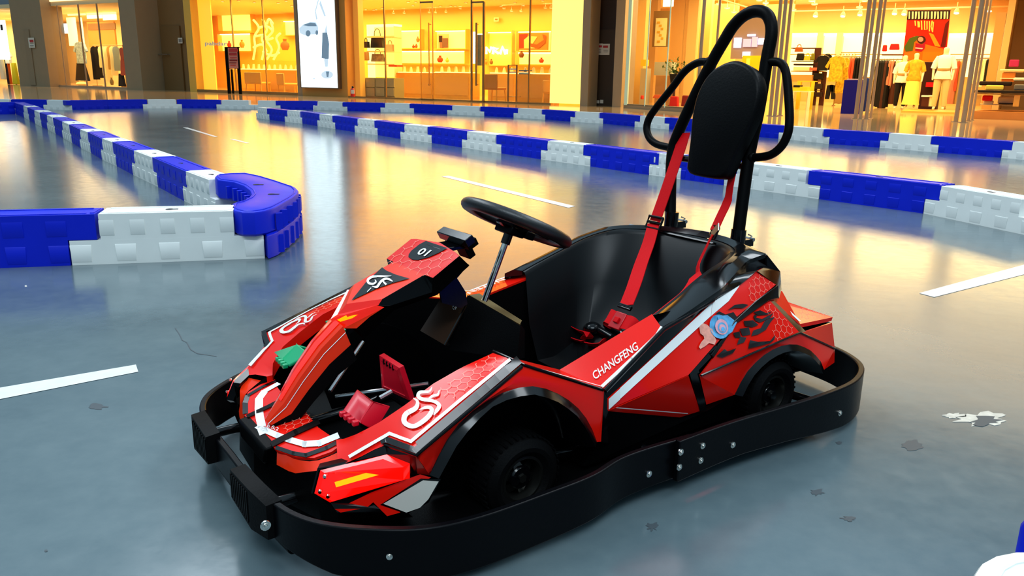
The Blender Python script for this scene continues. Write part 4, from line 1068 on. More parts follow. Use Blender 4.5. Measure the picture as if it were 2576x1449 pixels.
for a, c_ in zip(cp, cp[1:]):
    p, q = G(*a), G(*c_); d = (q-p).normalized(); e_ = Vector((-d.y, d.x, 0))*.0018
    mb.face([p-e_+Vector((0, 0, .001)), q-e_+Vector((0, 0, .001)), q+e_+Vector((0, 0, .001)), p+e_+Vector((0, 0, .001))], CHIP)
mb.build('floor_crack', fl_, smooth=0)
PAINT = mat('lane_paint', (.72, .74, .72), .3, noise=.12, nscale=30)
for q, lab in (([(-40, 983), (342, 918), (348, 936), (-40, 1013)], 'white painted lane dash cut by the frame, beside the nose of the kart'),
               ([(1110, 444), (1128, 442), (1447, 519), (1430, 523)], 'white painted lane dash behind the steering wheel'),
               ([(2312, 738), (2600, 660), (2600, 685), (2350, 748)], 'white painted lane dash beyond the tail of the kart'),
               ([(460, 321), (472, 321), (548, 344), (540, 345)], 'short worn white lane dash far down the track'),
               ([(578, 350), (590, 350), (628, 360), (620, 361)], 'faint end of the far white lane dash')):
    mb = MB(); mb.face([G(a, b_)+Vector((0, 0, .0015)) for a, b_ in q], PAINT); tag(mb.build('lane_dash', smooth=0), lab, 'lane marking', 'white lane dashes on the track')
# ------------------------------------------------------------------ barriers
BW = mat('barrier_white', (.82, .84, .80), .42, noise=.06, nscale=8); BB = mat('barrier_blue', (.001, .014, .55), .42, spec=.22, noise=.1, nscale=5)
DARK = mat('hole_dark', (.01, .01, .02), .8)
def barrier(A, B, white, h, thick, label, group, ribs=4, detail=True, ov=.14, name='track_barrier', cap=.0):
    """interlocking module: front bottom edge runs A -> B, body stands away from the camera"""
    A = Vector((A[0], A[1], 0)); B = Vector((B[0], B[1], 0)); L = (B-A).length; ex = (B-A).normalized(); ey = Vector((-ex.y, ex.x, 0))
    root_rz = math.atan2(ex.y, ex.x); mb = MB(); m = BW if white else BB; o = L*ov; ch = h*.07
    lo_x = (0, L); up_x = (o, L-o) if white else (-o, L+o)
    g = .003; mid = h*.5; t = thick; r_ = h*.05
    if white: P = [(0+g, 0), (L-g, 0), (L-g, mid-g), (L-o-g, mid-g), (L-o-g, h), (o+g, h), (o+g, mid-g), (g, mid-g)]
    else: P = [(g, 0), (L-g, 0), (L-g, mid), (L+o-g, mid), (L+o-g, h), (-o+g, h), (-o+g, mid), (g, mid)]
    mb.plate([(x, 0, z) for x, z in P], m, t, (0, -1, 0))
    if detail:
        # moulded relief on both faces: raised ribs between recesses
        n_ = ribs
        for fy, sg in ((0, -1), (t, 1)):
            for (x0, x1, z0, z1, yo, inn__) in ((lo_x[0], lo_x[1], h*.08, mid*.80, 0, 0), (max(up_x[0], 0) if not white else up_x[0], min(up_x[1], L) if not white else up_x[1], mid+h*.07, h*.88, t*.04, 1)):
                if inn__ and h < .22: continue
                w_ = (x1-x0)/(n_+.5)
                for k in range(n_+1):
                    xc = x0+w_*(k+.25); ww = w_*.48
                    y = fy; d = t*.015
                    zt_, zb_ = (z1, z0)
                    if inn__:      # upper ribs end in a small sloping foot
                        mb.add([(xc-ww/2, y, zt_), (xc+ww/2, y, zt_), (xc+ww/2, y+sg*d, zt_-h*.05), (xc-ww/2, y+sg*d, zt_-h*.05), (xc-ww/2, y+sg*d, zb_+h*.02), (xc+ww/2, y+sg*d, zb_+h*.02), (xc+ww/2, y, zb_), (xc-ww/2, y, zb_)],
                               [[0, 1, 2, 3], [3, 2, 5, 4], [4, 5, 6, 7], [0, 3, 4, 7], [1, 6, 5, 2]], m)
                    else:
                        mb.add([(xc-ww/2, y, zt_), (xc+ww/2, y, zt_), (xc+ww/2, y+sg*d, zt_-h*.015), (xc-ww/2, y+sg*d, zt_-h*.015), (xc-ww*.45, y+sg*d, zb_), (xc+ww*.45, y+sg*d, zb_), (xc+ww*.45, y, zb_-h*.03), (xc-ww*.45, y, zb_-h*.03)],
                               [[0, 1, 2, 3], [3, 2, 5, 4], [4, 5, 6, 7], [0, 3, 4, 7], [1, 6, 5, 2]], m)
        # raised rim and filling hole on top
        x0, x1 = up_x; r_ = t*.10
        for bx in (((x0+x1)/2, t*.12, (x1-x0)*.92, t*.10), ((x0+x1)/2, t*.88, (x1-x0)*.92, t*.10), (x0+t*.10, t*.5, t*.10, t*.7), (x1-t*.10, t*.5, t*.10, t*.7)):
            mb.box((bx[0], bx[1], h+.001), (bx[2], bx[3], .006), m)
        xm = (x0+x1)/2
        mb.lathe([(0, h+.0015), (t*.10, h+.0015)], DARK, (xm, t*.5, 0), seg=12, ax=(0, 0, 1)); mb.box((xm+t*.10, t*.5, h+.001), (t*.22, t*.07, .002), DARK)
    ob = mb.build(name, None, (A.x, A.y, 0), root_rz, smooth=40, bevel=h*.045, bseg=2)
    tag(ob, label, 'barrier', group); return ob
def row(bounds, cols, h, thick, where, group, ov=.14, detail=True, ribs=4):
    nW = nB = 0; k = len(cols)
    P = [G(*b_) for b_ in bounds]; pos = {}
    for i in range(k):
        cn = 'white' if cols[i] == 'W' else 'blue'; d = (P[i+1]-P[i]).normalized()
        pos[cn] = pos.get(cn, 0)+1; total = sum(1 for c in cols if c == cols[i])
        barrier(P[i], P[i+1], cols[i] == 'W', h, thick, where(cn, pos[cn], total, i), group, ribs, detail, ov)
ORD = ['first', 'second', 'third', 'fourth', 'fifth', 'sixth', 'seventh', 'eighth', 'ninth', 'tenth', 'eleventh', 'twelfth', 'thirteenth']
# near row and its corner
a_, b_ = G(180, 668), G(668, 650); d_ = (b_-a_).normalized()
barrier(a_, b_, True, .255, .20, 'large white plastic track barrier beside the rounded blue corner piece', 'barriers of the near row', 4, ov=.155)
barrier(a_-d_*.86, a_, False, .255, .20, 'large blue plastic barrier cut by the frame, beside the large white one', 'barriers of the near row', 4, ov=.155)
# rounded blue corner piece
def px_poly(P, z): return [(G(a, b_, z).x, G(a, b_, z).y) for a, b_ in P]
H_ = .255
top_px = [(578, 522), (590, 529), (608, 533), (640, 533), (668, 529), (692, 521), (714, 509), (735, 497), (749, 486), (751, 478), (742, 469), (700, 455), (660, 443), (621, 435), (580, 436), (545, 439), (540, 444), (548, 452), (587, 457), (612, 466), (628, 478), (632, 488), (624, 497), (604, 506), (584, 511)]
mb = MB(); tp = px_poly(top_px, H_)
cx = sum(p[0] for p in tp)/len(tp); cy = sum(p[1] for p in tp)/len(tp)
mb.prism(tp, H_*.49, H_, BB, shrink=.012)
# recessed tray rim: raised lip built as a slightly smaller plate lower than the rim
pl = [Vector(p) for p in tp]
if sum(pl[i].x*pl[(i+1) % len(pl)].y-pl[(i+1) % len(pl)].x*pl[i].y for i in range(len(pl))) < 0: pl = pl[::-1]
mb.tube([(p.x, p.y, H_) for p in inset(pl, .022)], .005, BB, 6, closed=True)
low_px = [(672, 655), (700, 645), (722, 630), (742, 605), (756, 580), (752, 555), (700, 520), (640, 500), (600, 498), (566, 505), (560, 520), (600, 540), (640, 560), (668, 590)]
lo = px_poly(low_px, 0)
cc_ = [(p[0], p[1]) for p in tp]
# lower body: top outline cut back at both interlocking ends
sel = [Vector(p) for p in tp]; e0 = Vector(tp[0]); e1 = Vector(tp[15])
lowp = []
for q in px_poly([(668, 532), (692, 525), (714, 513), (735, 500), (750, 487), (752, 478), (743, 469), (700, 455), (660, 443), (621, 435), (606, 436), (608, 461), (628, 473), (636, 486), (634, 500), (640, 512), (655, 521)], H_): lowp.append(q)
mb.prism(lowp, 0, H_*.5, BB, shrink=.008)
rim_out = px_poly([(700, 521), (720, 508), (738, 495), (750, 484), (750, 476), (735, 466)], H_)
for i, q in enumerate(smooth_path([Vector((a, b_, 0)) for a, b_ in rim_out], 3)[:15]):
    qn = (Vector((q.x-cx, q.y-cy, 0))).normalized(); rz = math.atan2(qn.y, qn.x)
    if i % 2 == 0:
        mb.box((q.x+qn.x*.004, q.y+qn.y*.004, H_*.71), (.014, .035, H_*.34), BB, rz=rz); mb.box((q.x+qn.x*.004, q.y+qn.y*.004, H_*.24), (.014, .035, H_*.38), BB, rz=rz)
for q in smooth_path([G(560, 452, H_)*1, G(590, 461, H_)*1, G(612, 471, H_)*1, G(626, 484, H_)*1], 2):
    mb.box((q.x, q.y, H_*.72), (.03, .03, H_*.3), BB, rz=.6)
for a, b_ in ((645, 464), (683, 488)):
    q = G(a, b_, H_+.002); mb.lathe([(0, 0), (.022, 0)], DARK, q, seg=12); mb.box(q+Vector((.02, 0, .0005)), (.05, .018, .001), DARK)
tag(mb.build('track_barrier', smooth=40), 'large blue plastic corner barrier curving round the end of the long row', 'barrier', 'barriers of the near row')
# long row on the left running away
lb = [(40, 287), (61, 296), (74.5, 303), (88.5, 311), (105.6, 320), (120, 326), (140, 337), (158.4, 347), (181.7, 360), (203.4, 372.7), (229, 385), (257, 402), (293.5, 418), (335, 440), (397.5, 470), (463, 505.6), (545, 545)]
def w1(c, i, t, k): return f'{c} barrier of the long left row, {ORD[t-i]} {c} one from its corner piece'
row(lb, 'WBWBWBWBWBWBWBWB'[::1] if False else 'BWBWBWBWBWBWBWBW', .235, .20, w1, 'barriers of the long left row', ribs=4)
# middle row behind the kart
mbd = [(645, 297), (678, 301.5), (716.8, 306.5), (760.6, 310.6), (798.8, 317.4), (843.5, 324.5), (892.5, 332.3), (950, 340), (1007.5, 349.4), (1086, 359.6), (1162, 371), (1260.9, 386), (1360.2, 400.6), (1484.8, 418.6), (1632, 440), (1712, 451), (1820, 466), (2060, 501), (2322, 537), (2600, 596)]
def w2(c, i, t, k):
    if k == 17: return 'blue barrier just behind the tail of the kart, in the middle row'
    if k == 18: return 'white barrier at the near end of the middle row, cut by the frame'
    return f'{c} barrier of the middle row, {ORD[i-1]} {c} one from its far end'
row(mbd, 'WBWBWBWBWBWBWBWBWBW', .222, .19, w2, 'barriers of the middle row', ribs=4)
# far row in front of the shops
fb = [(-60, 273), (40, 274), (110, 275), (182, 276.5), (272, 274.5), (360, 273), (458, 272.5), (545, 273), (640, 274.5), (706, 275.5), (788.5, 276), (874, 279), (957, 281), (1041.6, 283.2), (1124.8, 287.6), (1218, 292), (1291.6, 295.7), (1371.4, 300.6), (1434.5, 306), (1517, 311), (1596, 318.6), (1682.7, 325.7), (1770, 333), (1862, 341), (1957.7, 349), (2085, 362), (2212, 371.5), (2359, 384), (2518, 397), (2690, 412)]
fc = 'WBWBBWBWWBWBWBWBWBWBWBWBWBWBW'
def w3(c, i, t, k): return f'{c} barrier of the far row, {ORD[min(i-1, 12)]} {c} one from its left end' if i <= 13 else f'{c} barrier of the far row, {ORD[t-i]} {c} one from its right end'
row(fb, fc, .215, .2, w3, 'barriers of the far row', ribs=4)
barrier(G(-80, 290), G(40, 287), False, .24, .2, 'blue barrier at the very far end of the long left row, cut by the frame', 'barriers of the long left row', 3)
# corner of one more pair at the lower right
def stadium(c1, r1, c2, r2, col, lab):
    c1 = Vector((*c1, 0)); c2 = Vector((*c2, 0)); d = (c2-c1).normalized(); a0 = math.atan2(d.y, d.x); P = []
    for k in range(13): a = a0+math.pi/2+math.pi*k/12; P.append((c1.x+r1*math.cos(a), c1.y+r1*math.sin(a)))
    for k in range(7): a = a0-math.pi/2+math.pi*k/6; P.append((c2.x+r2*math.cos(a), c2.y+r2*math.sin(a)))
    mb = MB(); mb.prism(P, 0, .25, col, shrink=.014); q = inset([Vector(p) for p in P], .03); mb.tube([(p.x, p.y, .25) for p in q], .005, col, 6, closed=True)
    tag(mb.build('track_barrier', smooth=40), lab, 'barrier', 'barriers in the near corner')
stadium((.815, .955), .155, (1.6, .66), .12, BW, 'rounded end of a white barrier in the corner nearest the viewer')
stadium((.905, 1.165), .06, (1.6, 1.22), .08, BB, 'edge of a blue barrier behind the white one in the near corner')
# ================================================================== THE SHOPS
FO = Vector((-14.59, 37.54, 0)); FD = Vector((.85588, -.51718, 0)); FN = Vector((.51718, .85588, 0)); FA = math.atan2(FD.y, FD.x)
def W(s, o, z): return FO+FD*s+FN*o+Vector((0, 0, z))
def FP(px, py, off):
    d = ray(px, py); q = FO+FN*off; t = (q-CAM).dot(FN)/d.dot(FN); p = CAM+d*t-FO; return p.dot(FD), p.z
def FG(px, py):
    p = G(px, py)-FO; return p.dot(FD), p.dot(FN)
def fbox(mb, x0, y0, x1, y1, off, dep, m, z0=None, z1=None):
    """box whose front fills the given rectangle of the view at 'off' metres behind the shop line"""
    s0, zt_ = FP(x0, y0, off); s1, zb_ = FP(x1, y1, off)
    if z0 is not None: zb_ = z0
    if z1 is not None: zt_ = z1
    mb.box(W((s0+s1)/2, off+dep/2, (zt_+zb_)/2), (abs(s1-s0), dep, abs(zt_-zb_)), m, rz=FA)
    return s0, s1, zb_, zt_
def sbox(mb, s0, s1, o0, o1, z0, z1, m):
    mb.box(W((s0+s1)/2, (o0+o1)/2, (z0+z1)/2), (s1-s0, o1-o0, z1-z0), m, rz=FA)
def B(name, parts, label=None, cat=None, group=None, kind=None, bevel=0, **k):
    """parts: rectangles (x0, y0, x1, y1, off, depth, material[, z0[, z1]]) -> one object"""
    mb = MB()
    for p in parts: fbox(mb, *p)
    o = mb.build(name, smooth=0, bevel=bevel, **k); tag(o, label, cat, group, kind); return o
def thing(name, label, cat, group=None, at_=None):
    o = empty(name, at_ or (0, 0, 0)); tag(o, label, cat, group); return o
def part(name, parent, parts, lab=None, bevel=0):
    mb = MB()
    for p in parts: fbox(mb, *p)
    mb.v = [v-parent.location for v in mb.v]
    o = mb.build(name, parent, smooth=0, bevel=bevel)
    if lab: o['label'] = lab
    return o
TILE = mat('walkway_tile', (.55, .36, .18), .08, noise=.12, nscale=1.5); GOLDW = mat('wall_gold', (.80, .46, .07), .35); OCH = mat('wall_ochre', (.72, .38, .07), .45)
TAN = mat('pillar_taupe', (.34, .235, .13), .45, noise=.06, nscale=3); BRN = mat('wall_brown', (.24, .125, .04), .5, noise=.08, nscale=4); DBR = mat('wall_dark_brown', (.035, .018, .010), .5)
BRASS = mat('brass_frame', (.42, .27, .10), .3, metal=.7); CEI = mat('shop_ceiling', (.85, .62, .26), .6); CEI2 = mat('shop_ceiling_cream', (.85, .68, .38), .6)
WOOD = mat('counter_wood', (.75, .38, .05), .35, noise=.1, nscale=6); CREAM = mat('wall_cream', (.75, .58, .30), .5); ORW = mat('wall_orange_wood', (.60, .27, .05), .45)
EMY = mat('niche_light', (1, .72, .25), .5, emit=1.5, ecol='#ffd25a'); EMC = mat('niche_cream', (1, .85, .5), .5, emit=1.1, ecol='#ffeaa0'); EMW = mat('cove_light', (1, .95, .75), .5, emit=3.2, ecol='#fff2c0')
GLS = glass('shop_glass', (.96, .95, .90), .16, .02); GLS2 = glass('case_glass', (.97, .96, .9), .1, .02)
SCR = mat('screen_white', (.9, .95, 1), .4, emit=1.5, ecol='#e6fbff'); SHIN = mat('pole_bronze', (.46, .31, .18), .28)
def cl(c, r=.7, **k):
    c3 = srgb(c); return mat('cloth_'+c[1:], c3, r, spec=.2, **k)
# walkway of glossy tiles behind the far row of barriers
mb = MB(); fr_ = [G(a, b_)+Vector((.12, .30, 0)) for a, b_ in fb]
d0 = (fr_[1]-fr_[0]); 
poly = [fr_[0]-Vector((30, 2, 0))]+fr_+[fr_[-1]+Vector((6, -5, 0)), fr_[-1]+Vector((40, 0, 0)), W(60, 25, 0), W(-20, 25, 0), W(-40, 10, 0)]
mb.add([(p.x, p.y, .003) for p in poly], tessel([Vector((p.x, p.y, 0)) for p in poly]), TILE)
tag(mb.build('floor_walkway', smooth=0), 'cream glossy tiled walkway in front of the shops', 'floor', kind='structure')
def SH(s_, o0, o):
    """follow the sight line through W(s_, o0): side walls of the shops splay with the street"""
    p = W(s_, o0, 0); d = Vector((p.x, p.y, 0)).normalized(); return s_+(o-o0)*d.dot(FD)/d.dot(FN)
def room(s0, s1, o0, o1, zc, wall, ceil, tagn, sides=(1, 1)):
    a, b_, c, d = W(s0, o0, zc), W(s1, o0, zc), W(SH(s1, o0, o1), o1, zc), W(SH(s0, o0, o1), o1, zc)
    mb = MB(); mb.plate([a, b_, c, d], ceil, .2, (0, 0, -1)); tag(mb.build('ceiling', smooth=0), kind='structure')
    dz = Vector((0, 0, zc)); mb = MB(); mb.plate([d-dz, c-dz, c, d], wall, .15, -FN); tag(mb.build('wall_back', smooth=0), kind='structure')
    for i, (f, p, q) in enumerate(zip(sides, (a, b_), (d, c))):
        if f: mb = MB(); mb.plate([p-dz, q-dz, q, p], wall, .04, FD if i == 0 else -FD); tag(mb.build('wall_side', smooth=0), kind='structure')
def shop_light(s0, s1, o0, o1, z, power, col):
    for k in (0, 1):
        oa = o0+(o1-o0)*(.25+.5*k); a = SH(s0, 0, oa); b_ = SH(s1, 0, oa)
        area('shop_light', W((a+b_)/2, oa, z), (b_-a)*.94, power/2, col, (0, 0, FA), size_y=(o1-o0)*.4)
ZC = 4.0
sA, _ = FP(120, 150, 0); sB, _ = FP(323, 150, 0); sC, _ = FP(354, 150, 0); sD, _ = FP(473, 150, 0); sE, _ = FP(489, 150, 0)
sF, _ = FP(745, 150, 0); sG, _ = FP(872, 150, 0); sH, _ = FP(1388, 150, 0); sI, _ = FP(1466, 150, 0); sJ, _ = FP(1482, 150, 0); sK, _ = FP(1547, 150, 0); sL, _ = FP(1566, 150, 0)
s00, _ = FP(25, 100, 0); 
# --- gold shop ---------------------------------------------------------------------
room(sE, sI, .05, 8.3, ZC, GOLDW, CEI, 'gold')
shop_light(sE+.4, sI-.4, .8, 7.8, ZC-.12, 2200, (1, .74, .22))
# --- left clothing shop -----------------------------------------------------------------
room(sA-.6, sC-.2, .05, 9, ZC, CREAM, CEI2, 'left', (1, 1)); shop_light(sA, sC-.6, .8, 8, ZC-.12, 1000, (1, .74, .36))
room(s00-6, s00+.8, .05, 7, ZC, CREAM, CEI2, 'farleft', (1, 1)); shop_light(s00-5, s00, .6, 6, ZC-.12, 700, (1, .82, .5))
# --- pillars and walls on the shop line
HT2 = 9.0
def wallp(name, x0, x1, o0, o1, m, z1=HT2, ybase=None):
    mb = MB(); a, _ = FP(x0, 150, o0); b, _ = FP(x1, 150, o0); sbox(mb, a, b, o0, o1, 0, z1, m)
    o = mb.build(name, smooth=0); tag(o, kind='structure'); return o
wallp('wall_pillar', 42, 118, -.5, .6, TAN); wallp('wall_pillar', 312, 352, -.3, .9, TAN); wallp('wall_recess', 348, 476, .9, 1.0, BRN)
wallp('wall_pillar', 472, 489, -.05, .5, GOLDW); wallp('wall_pillar', 745, 757, -.05, .5, TAN); wallp('wall_pillar', 757, 872, -.05, .5, ORW); wallp('wall_pillar', 1463, 1482, -.1, .6, TAN)
wallp('wall_recess', 1480, 1547, .9, 1.0, DBR); wallp('wall_pillar', 1545, 1567, -.1, .9, TAN)
# unseen glowing bands above the shop fronts, added for the floor reflections
FGD = mat('glow_band_gold', (1, .55, .12), .4, emit=1.8, ecol='#ffa826'); FCR = mat('glow_band_cream', (1, .8, .5), .4, emit=1.3, ecol='#ffd9a0')
for x0, x1, m in ((489, 745, FGD), (872, 1463, FGD), (118, 312, FCR)):
    mb = MB(); a, _ = FP(x0, 150, 0); b, _ = FP(x1, 150, 0); sbox(mb, a, b, 0, .3, ZC+.2, 7.6, m); tag(mb.build('trim_glow_band', smooth=0), kind='structure')
mb = MB(); sbox(mb, -14, 60, 1.2, 1.4, ZC+.5, 13, mat('wall_upper_beige', (.40, .27, .15), .6)); tag(mb.build('wall_upper', smooth=0), kind='structure')
mb = MB(); sbox(mb, -90, s00-6.2, .0, .3, 0, 13, MATS['wall_upper_beige']); tag(mb.build('wall_left', smooth=0), kind='structure'); mb = MB(); sbox(mb, 42, 110, -.1, .2, 0, 13, MATS['wall_upper_beige']); tag(mb.build('wall_right', smooth=0), kind='structure')
# doors in the recesses
B('door_1', [(402, 66, 464, 229.5, .82, .06, mat('door_brown', (.20, .105, .033), .45))], kind='structure')
B('door_2', [(1493, 75, 1540, 268, .82, .06, mat('door_dark', (.05, .028, .014), .45))], kind='structure')
d3 = B('trim_panel', [(57, 74, 90, 214, -.54, .03, mat('panel_taupe', (.31, .215, .12), .45))], kind='structure')
mb = MB(); s0, z = FP(388, 137, .7); s1, _ = FP(422, 137, .7); mb.tube([W(s0, .7, z), W(s1, .7, z)], .03, STEEL, 8)
for s in (s0+.05, s1-.05): mb.tube([W(s, .7, z), W(s, .84, z)], .02, STEEL, 6)
tag(mb.build('door_handle', smooth=60), 'steel push bar on the brown recessed door', 'handle')
PAP = mat('notice_paper', (.75, .68, .55), .6); INK = mat('print_red', (.5, .03, .03), .6); INK2 = mat('print_grey', (.25, .22, .2), .6)
B('notice', [(70, 95, 88, 120, -.56, .01, PAP), (74, 100, 84, 106, -.575, .01, INK), (75, 114, 84, 115.5, -.575, .01, INK2), (75, 108, 84, 109, -.575, .01, INK2)], 'white paper notice with red print on the taupe pillar', 'notice')
B('notice', [(447, 95, 459, 109, .80, .01, PAP), (449, 98, 457, 106, .79, .01, INK2)], 'small square white notice beside the brown door', 'notice')
B('notice', [(1498, 109.5, 1515, 138, .80, .01, PAP), (1516, 110, 1533, 138, .80, .01, PAP), (1501, 114, 1514, 119, .785, .01, INK), (1517, 114.5, 1529, 120, .785, .01, INK)]+[(1501, y, 1512, y+1, .785, .01, INK2) for y in (124, 128, 132)]+[(1518, y, 1529, y+1, .785, .01, INK2) for y in (126, 130)], 'two white notices with red headings on the dark door', 'notice')
B('wall_socket', [(1501, 252, 1507, 260, .80, .02, PAP)], 'small white socket low on the dark door', 'socket', 'sockets low on the dark door'); B('wall_socket', [(1510, 251, 1517, 260, .80, .02, PAP)], 'larger white socket low on the dark door', 'socket', 'sockets low on the dark door')
# glass fronts
def pane(x0, x1, off, z0, z1, name='window'):
    mb = MB(); a, _ = FP(x0, 150, off); b, _ = FP(x1, 150, off); mb.face([W(a, off, z0), W(b, off, z0), W(b, off, z1), W(a, off, z1)], GLS); o = mb.build(name, smooth=0); tag(o, kind='structure'); return o
for i, (x0, x1) in enumerate(((489, 590), (591, 668), (669, 745), (872, 969), (970, 1057), (1090, 1184), (1218, 1331), (1333, 1388), (119, 160), (161, 212), (213, 258), (259, 312))): pane(x0, x1, .0, .05, ZC, f'window_{i+1}')
mb = MB()
for x in (590.5, 668.5, 969.5, 1332): a, _ = FP(x, 150, 0); sbox(mb, a-.02, a+.02, -.03, .03, 0, ZC, BRASS)
for x in (160, 212, 258): a, _ = FP(x, 150, 0); sbox(mb, a-.025, a+.025, -.03, .03, 0, ZC, SHIN)
sbox(mb, sE, sF, -.03, .05, 0, .12, BRASS); sbox(mb, sG, sH, -.03, .05, 0, .06, BRASS); sbox(mb, sA, sB, -.03, .05, 0, .1, SHIN)
tag(mb.build('trim_mullion', smooth=0), kind='structure')
# glass doors of the gold shop
def gdoor(x0, x1, hx_, lab, ybot):
    t = thing('glass_door', lab, 'door', 'glass doors of the gold shop', W(FP((x0+x1)/2, 200, -.05)[0], -.05, 0))
    part('door_frame', t, [(x0, -8, x0+3, ybot, -.08, .06, BRASS), (x1-3, 5, x1, ybot, -.08, .06, BRASS), (x0, 4, x1, 7, -.08, .06, BRASS), (x0, ybot-4, x1, ybot, -.08, .06, BRASS)])
    part('door_glass', t, [(x0+3, 7, x1-3, ybot-4, -.06, .02, GLS)])
    part('pull_handle', t, [(hx_, 57, hx_+2.5, 216, -.22, .05, BRASS), (hx_, 60, hx_+2, 62, -.2, .14, BRASS), (hx_, 212, hx_+2, 214, -.2, .14, BRASS)])
gdoor(1056, 1089, 1077, 'brass framed glass door to the left, open beside the display counter', 251)
gdoor(1184, 1217, 1196, 'brass framed glass door nearer the ochre chair', 257)
# billboard
t = thing('advertising_lightbox', 'tall white backlit advertising board with a pale car and a figure, between shop windows', 'billboard', None, W(FP(800, 200, -.2)[0], -.2, 0))
mb = MB(); a, _ = FP(753, 150, -.25); b, _ = FP(849, 150, -.25); a2, zb_ = FP(800, 222, -.25)
sbox(mb, a, b, -.25, -.06, zb_, 8.2, mat('lightbox_frame', (.12, .08, .05), .4, metal=.3)); mb.v = [v-t.location for v in mb.v]; mb.build('frame', t, smooth=0)
mb = MB(); a, _ = FP(755, 150, -.27); b, _ = FP(846, 150, -.27); zb_ = FP(800, 220, -.27)[1]; sbox(mb, a, b, -.27, -.25, zb_, 8.1, SCR); mb.v = [v-t.location for v in mb.v]; mb.build('lit_panel', t, smooth=0)
PB1 = mat('print_blue_pale', (.5, .62, .72), .5, emit=.75, ecol='#b4cbdc'); PB2 = mat('print_slate', (.25, .35, .45), .5, emit=.4, ecol='#5f83a0')
def fpoly(mb, pts, off, m):
    q = [W(*(lambda r: (r[0], off, r[1]))(FP(a, b_, off))) for a, b_ in pts]; mb.decal(q, m, -FN, .0)
mb = MB()
fpoly(mb, [(752, 72), (762, 62), (780, 55), (795, 56), (800, 66), (801, 78), (795, 86), (780, 87), (770, 90), (755, 84)], -.275, PB1)
fpoly(mb, [(762, 63), (780, 57), (793, 58), (797, 66), (775, 66)], -.28, PB2); fpoly(mb, circ(775, 84, 6, 8), -.28, PB2); fpoly(mb, circ(797, 82, 3.5, 6), -.28, PB2)
fpoly(mb, [(800, -2), (803, -2), (795, 28), (799, 48), (795, 50), (792, 28)], -.275, PB1); fpoly(mb, [(806, 0), (820, 40), (816, 42), (803, 10)], -.275, PB1)
fpoly(mb, [(811, 82), (823, 82), (828, 110), (827, 148), (818, 148), (809, 146)], -.275, PB2); fpoly(mb, [(816, 82), (821, 60), (824, 82)], -.275, PB1)
fpoly(mb, [(815, 148), (826, 148), (825, 168), (818, 168)], -.275, PB1); fpoly(mb, circ(823, 188, 15, 10), -.275, PB1); fpoly(mb, [(820, 180), (828, 180), (826, 194), (822, 194)], -.28, PB2)
fpoly(mb, circ(790, 198, 3, 1.5), -.275, PB1)
mb.v = [v-t.location for v in mb.v]; mb.build('printed_picture', t, smooth=0, fix=False)
# opal lit panel right of the gold shop
B('backlit_panel', [(1390, -20, 1462, 262, -.02, .05, mat('opal_panel', (1, .78, .3), .25, emit=1.0, ecol='#ffdf6a'))], 'tall glowing yellow glass panel beside the dark door recess', 'panel')
B('backlit_panel', [(494, -20, 545, 228, .35, .05, mat('opal_panel_warm', (1, .6, .12), .25, emit=.8, ecol='#ffc02a'))], 'tall orange glowing panel at the edge of the gold shop window', 'panel')
B('opal_pillar', [(876, -20, 907, 243, .4, .3, mat('opal_dull', (.85, .45, .1), .3, emit=.25, ecol='#f0a030'))], 'pale orange wall strip behind glass beside the shelves of handbags', 'wall panel')
# ---- contents of the gold shop
def niche(x0, y0, x1, y1, lab, off=8.15, m=EMY):
    t = thing('lit_wall_niche', lab, 'niche', 'lit niches of the gold shop', W(FP((x0+x1)/2, 100, off)[0], off, FP(x0, y1, off)[1]))
    part('back_panel', t, [(x0, y0, x1, y1, off, .04, m)]); part('niche_frame', t, [(x0-1.5, y0-2, x1+1.5, y0, off-.3, .35, WOOD), (x0-1.5, y1, x1+1.5, y1+1.5, off-.3, .35, WOOD), (x0-1.5, y0, x0, y1, off-.3, .35, WOOD), (x1, y0, x1+1.5, y1, off-.3, .35, WOOD)])
    part('cove_lamp', t, [(x0+1, y0, x1-1, y0+2.5, off-.12, .08, EMW)]); return t
niche(548, 33, 630, 78, 'upper lit niche with two bays behind the gold branching sculpture'); niche(548, 84, 630, 128, 'lower lit niche above the lit counter, behind the red flowers')
niche(708, 52, 741, 88, 'small lit niche beside the advertising board'); niche(1000, 76, 1055, 122, 'lit niche behind the left glass door'); niche(1090, 76, 1170, 122, 'wide lit niche with a framed poster'); niche(1000, 128, 1168, 160, 'long low lit niche above the counters'); niche(1222, 80, 1286, 165, 'gold lit niche with white squiggle lettering', m=mat('niche_deep', (1, .6, .12), .5, emit=.5, ecol='#ffb020')); niche(1298, 78, 1386, 128, 'lit niche holding the large orange picture'); niche(1298, 132, 1386, 162, 'low lit niche under the orange picture')
def shelf(x0, x1, y, off, lab, m=WOOD):
    B('display_shelf', [(x0, y, x1, y+2.2, off-.35, .35, m)], lab, 'shelf', 'shelves of the gold shop')
shelf(1003, 1055, 121, 8.1, 'thin shelf with orange boxes behind the left glass door'); shelf(1092, 1172, 122, 8.1, 'thin shelf with the framed poster'); shelf(548, 632, 80, 8.1, 'shelf between the two niches by the sculpture')
